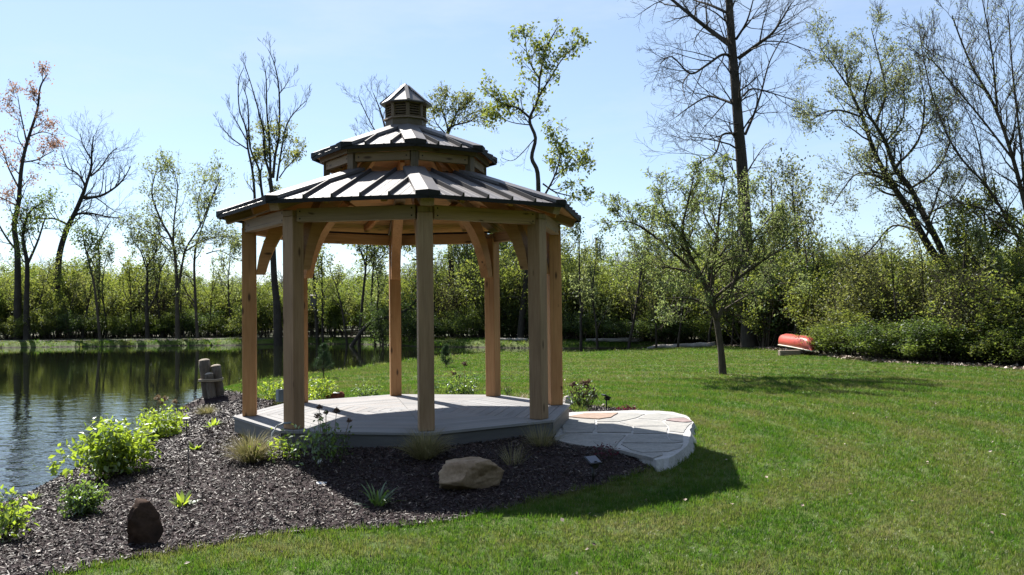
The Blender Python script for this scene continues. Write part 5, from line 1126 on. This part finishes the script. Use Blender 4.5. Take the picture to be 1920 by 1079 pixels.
# small conifers on the lawn
def conifer(label, px, py, zg, H, seed):
    x, y, z = put(px, py, zg); rnd = random.Random(seed); W = Wood(); tips = []; W.add([(0, 0, -.05), (0, 0, H*.5), (0, 0, H)], [.018, .012, .004], 6)
    for i in range(46):
        f = rnd.random()**.8; zz = H*(.06+.9*f); a = rnd.uniform(0, 6.28); l = H*.38*(1-f*.85); grow(W, tips, (0, 0, zz), unit((math.cos(a), math.sin(a), .75)), l, .006, 1, 2, rnd, .03, .1, 5, .7, .4, 3, .0025)
    tp = np.array([t[0] for t in tips]); rng = np.random.default_rng(seed); idx = rng.integers(0, len(tp), 3800); C = tp[idx]+rng.normal(size=(3800, 3))*.018
    r = empty('young_conifer', (x, y, z)); tag(r, label, 'conifer', None); o = kid('stems', W.mesh('stems', M['bark']), r); o['kind'] = 'stuff'
    o = kid('needles', leaves_mesh('needles', C, .055, M['needle'], rng, aspect=.12), r); o['kind'] = 'stuff'
conifer('young pine on the lawn by the water seen between the left posts', 607, 713, -.45, .95, 1)
conifer('small young spruce on the lawn seen right of the centre post', 836, 687, -.42, .75, 2)

# ---------------------------------------------------------------- scattered chips, grass, litter
def in_view(x, y, z=-.4, m=60):
    rel = np.stack([x, y, np.full_like(x, z-CAMZ)], 1); zz = rel@cf; px = 960+FPX*(rel@cr)/zz; py = 539.5-FPX*(rel@cu)/zz
    return (zz > .5) & (px > -m) & (px < 1920+m) & (py < 1079+m*1.5)
OUT = np.array([p for p in outer_t])
def deck_r(x, y): return np.hypot(x-GX, y-GY)
# bark chips
chips = []
for i in range(6):
    rr = random.Random(300+i); bm = bmesh.new(); bmesh.ops.create_cube(bm, size=1)
    l, w, t = rr.uniform(.022, .06), rr.uniform(.0045, .011), rr.uniform(.002, .005)
    for v in bm.verts: v.co = Vector((v.co.x*l*rr.uniform(.75, 1.1), v.co.y*w*rr.uniform(.5, 1.2), v.co.z*t+.15*abs(v.co.x)*rr.uniform(-.03, .03)))
    chips.append(bm_mesh('chip', bm, M['chip']))
n = 420000; x = RNG.uniform(-8.6, 3.2, n); y = RNG.uniform(4.8, 26, n)
k = (poly_sd(x, y, BEDA) < .02) & (deck_r(x, y) > 2.1) & in_view(x, y) & (RNG.random(n) < np.clip(9.0/y, .1, 1.0)**1.7); x, y = x[k], y[k]
k = ~((poly_sd(x, y, OUT) < 0)); x, y = x[k], y[k]
z = hgt(x, y)+.014+RNG.uniform(0, .018, len(x)); m = len(x)
rot = np.stack([RNG.normal(0, .6, m), RNG.normal(0, .4, m), RNG.uniform(0, 6.28, m)], 1); s = RNG.uniform(.45, 1.25, m)[:, None]*np.ones((1, 3))*np.clip(y/9, 1, 1.8)[:, None]
print('chips', m)
scatter('mulch_chips', 'shredded dark bark chips covering the bed', np.stack([x, y, z], 1), rot, s, chips)
# grass
gk = [blades_mesh('grass_tuft', 16, .055, .0045, M['grass'], 400+i, R=.035, droop=1.0, segs=2, tilt=.75) for i in range(6)]
def grass_pts(x0, x1, y0, y1, dens, size):
    A = (x1-x0)*(y1-y0); n = int(A*dens); x = RNG.uniform(x0, x1, n); y = RNG.uniform(y0, y1, n); k = in_view(x, y, m=650); x, y = x[k], y[k]
    d = poly_sd(x, y, POND); b2 = poly_sd(x, y, BEDA); k = (d > .12) & (b2 > -.02) & (poly_sd(x, y, OUT) > .03) & (deck_r(x, y) > 2.5); x, y = x[k], y[k]
    if y1 > 22: k = poly_sd(x, y, FLOORA) > -.3; x, y = x[k], y[k]
    return x, y, np.full(len(x), size)
gp_ = [grass_pts(-6, 9, 3.0, 9, 520, 1.0), grass_pts(-1, 14, 9, 14, 300, 1.15), grass_pts(-8, 22, 14, 22, 210, 1.35), grass_pts(-9, 24, 22, 34, 110, 1.7), grass_pts(-9, 16, 34, 48, 50, 2.3), grass_pts(-42, 10, 46, 64, 16, 3.2)]
x = np.concatenate([g[0] for g in gp_]); y = np.concatenate([g[1] for g in gp_]); sz = np.concatenate([g[2] for g in gp_]); z = hgt(x, y); m = len(x)
patch = np.array([noise.noise(Vector((a*.8, b2*.8, 3))) for a, b2 in zip(x, y)]); sz2 = sz*(1+.25*patch)
print('grass', m)
rot = np.stack([RNG.normal(0, .12, m), RNG.normal(0, .12, m), RNG.uniform(0, 6.28, m)], 1); hs = sz2*RNG.uniform(.75, 1.25, m)*np.where(sz > 1.4, .75, 1.0); scl = np.stack([sz, sz, hs], 1)
scatter('grass', 'short mown grass of the lawn with scattered dry blades', np.stack([x, y, z], 1), rot, scl, gk)
# longer grass fringing the banks
ed = []
for P, hh, w, st in ((POND[12:24], .20, .5, .09), (POND[24:38], .30, 1.2, .16)):
    for i in range(len(P)-1):
        a, b2 = P[i], P[i+1]; L = np.linalg.norm(b2-a); nn = int(L/st)
        for j in range(nn): ed.append((a+(b2-a)*RNG.random()+RNG.normal(0, 1, 2)*w*.35, hh))
ex = np.array([e[0] for e in ed]); eh = np.array([e[1] for e in ed]); k = poly_sd(ex[:, 0], ex[:, 1], POND) > .02; ex, eh = ex[k], eh[k]; m = len(ex)
fr = [blades_mesh('bank_tuft', 26, .16, .010, M['grass'], 420+i, R=.12, droop=1.0, segs=3, tilt=.8) for i in range(4)]
scatter('bank_grass', 'longer grass hanging over the pond banks', np.stack([ex[:, 0], ex[:, 1], hgt(ex[:, 0], ex[:, 1])], 1), np.stack([np.zeros(m), np.zeros(m), RNG.uniform(0, 6.28, m)], 1), (eh/.16*RNG.uniform(.5, 1.3, m))[:, None]*np.array([[1.2, 1.2, 1]]), fr)
# grass creeping over the edge of the bed and the landing
fp = []
for P, q0 in ((np.array(front), 34), (OUT[5:17], 22)):
    for i in range(len(P)-1):
        a, b2 = P[i], P[i+1]; L = np.linalg.norm(b2-a)
        for j in range(int(L*q0)):
            p = a+(b2-a)*RNG.random(); fp.append((p[0]+RNG.normal(0, .035), p[1]+RNG.normal(0, .035)-.01))
fp = np.array(fp); m = len(fp); sc_ = RNG.uniform(.8, 1.9, m)
scatter('edge_grass', 'uneven longer grass along the edge of the mulch and the flagstones', np.stack([fp[:, 0], fp[:, 1], hgt(fp[:, 0], fp[:, 1])], 1), np.stack([RNG.normal(0, .2, m), RNG.normal(0, .2, m), RNG.uniform(0, 6.28, m)], 1), np.stack([np.ones(m), np.ones(m), sc_], 1), gk)
# leaf litter along the wood edge
lit = [leaves_mesh('dead_leaf', np.zeros((1, 3)), .09, M['litter'], np.random.default_rng(500+i), aspect=.75, up=3, D=np.array([[1., 0, 0.1]])) for i in range(4)]
L_ = []; fe = np.array(floor_edge[:10])
for i in range(len(fe)-1):
    a, b2 = fe[i], fe[i+1]; nn = int(np.linalg.norm(b2-a)*170)
    for j in range(nn):
        p = a+(b2-a)*RNG.random(); L_.append((p[0]+RNG.normal(0, .2), p[1]+abs(RNG.normal(0, .8))-.45+RNG.normal(0, .15)))
L_ = np.array(L_); m = len(L_)
scatter('leaf_litter', 'pale dead leaves strewn along the wood edge', np.stack([L_[:, 0], L_[:, 1], hgt(L_[:, 0], L_[:, 1])+.04], 1), np.stack([RNG.normal(0, .4, m), RNG.normal(0, .4, m), RNG.uniform(0, 6.28, m)], 1), RNG.uniform(.6, 1.5, m)[:, None]*np.ones((1, 3)), lit)
n = 420; x = RNG.uniform(-5, 12, n); y = 5+RNG.random(n)**1.5*22; k = (poly_sd(x, y, POND) > .1) & (deck_r(x, y) > 2.6); x, y = x[k], y[k]; m = len(x)
scatter('fallen_leaves', 'a few dead leaves and bits blown over the lawn and bed', np.stack([x, y, hgt(x, y)+.035], 1), np.stack([RNG.normal(0, .5, m), RNG.normal(0, .5, m), RNG.uniform(0, 6.28, m)], 1), RNG.uniform(.25, .6, m)[:, None]*np.ones((1, 3)), lit)
print('objects', len(bpy.data.objects), 'tris', sum(len(o.data.polygons) for o in SC.objects if o.type == 'MESH'))
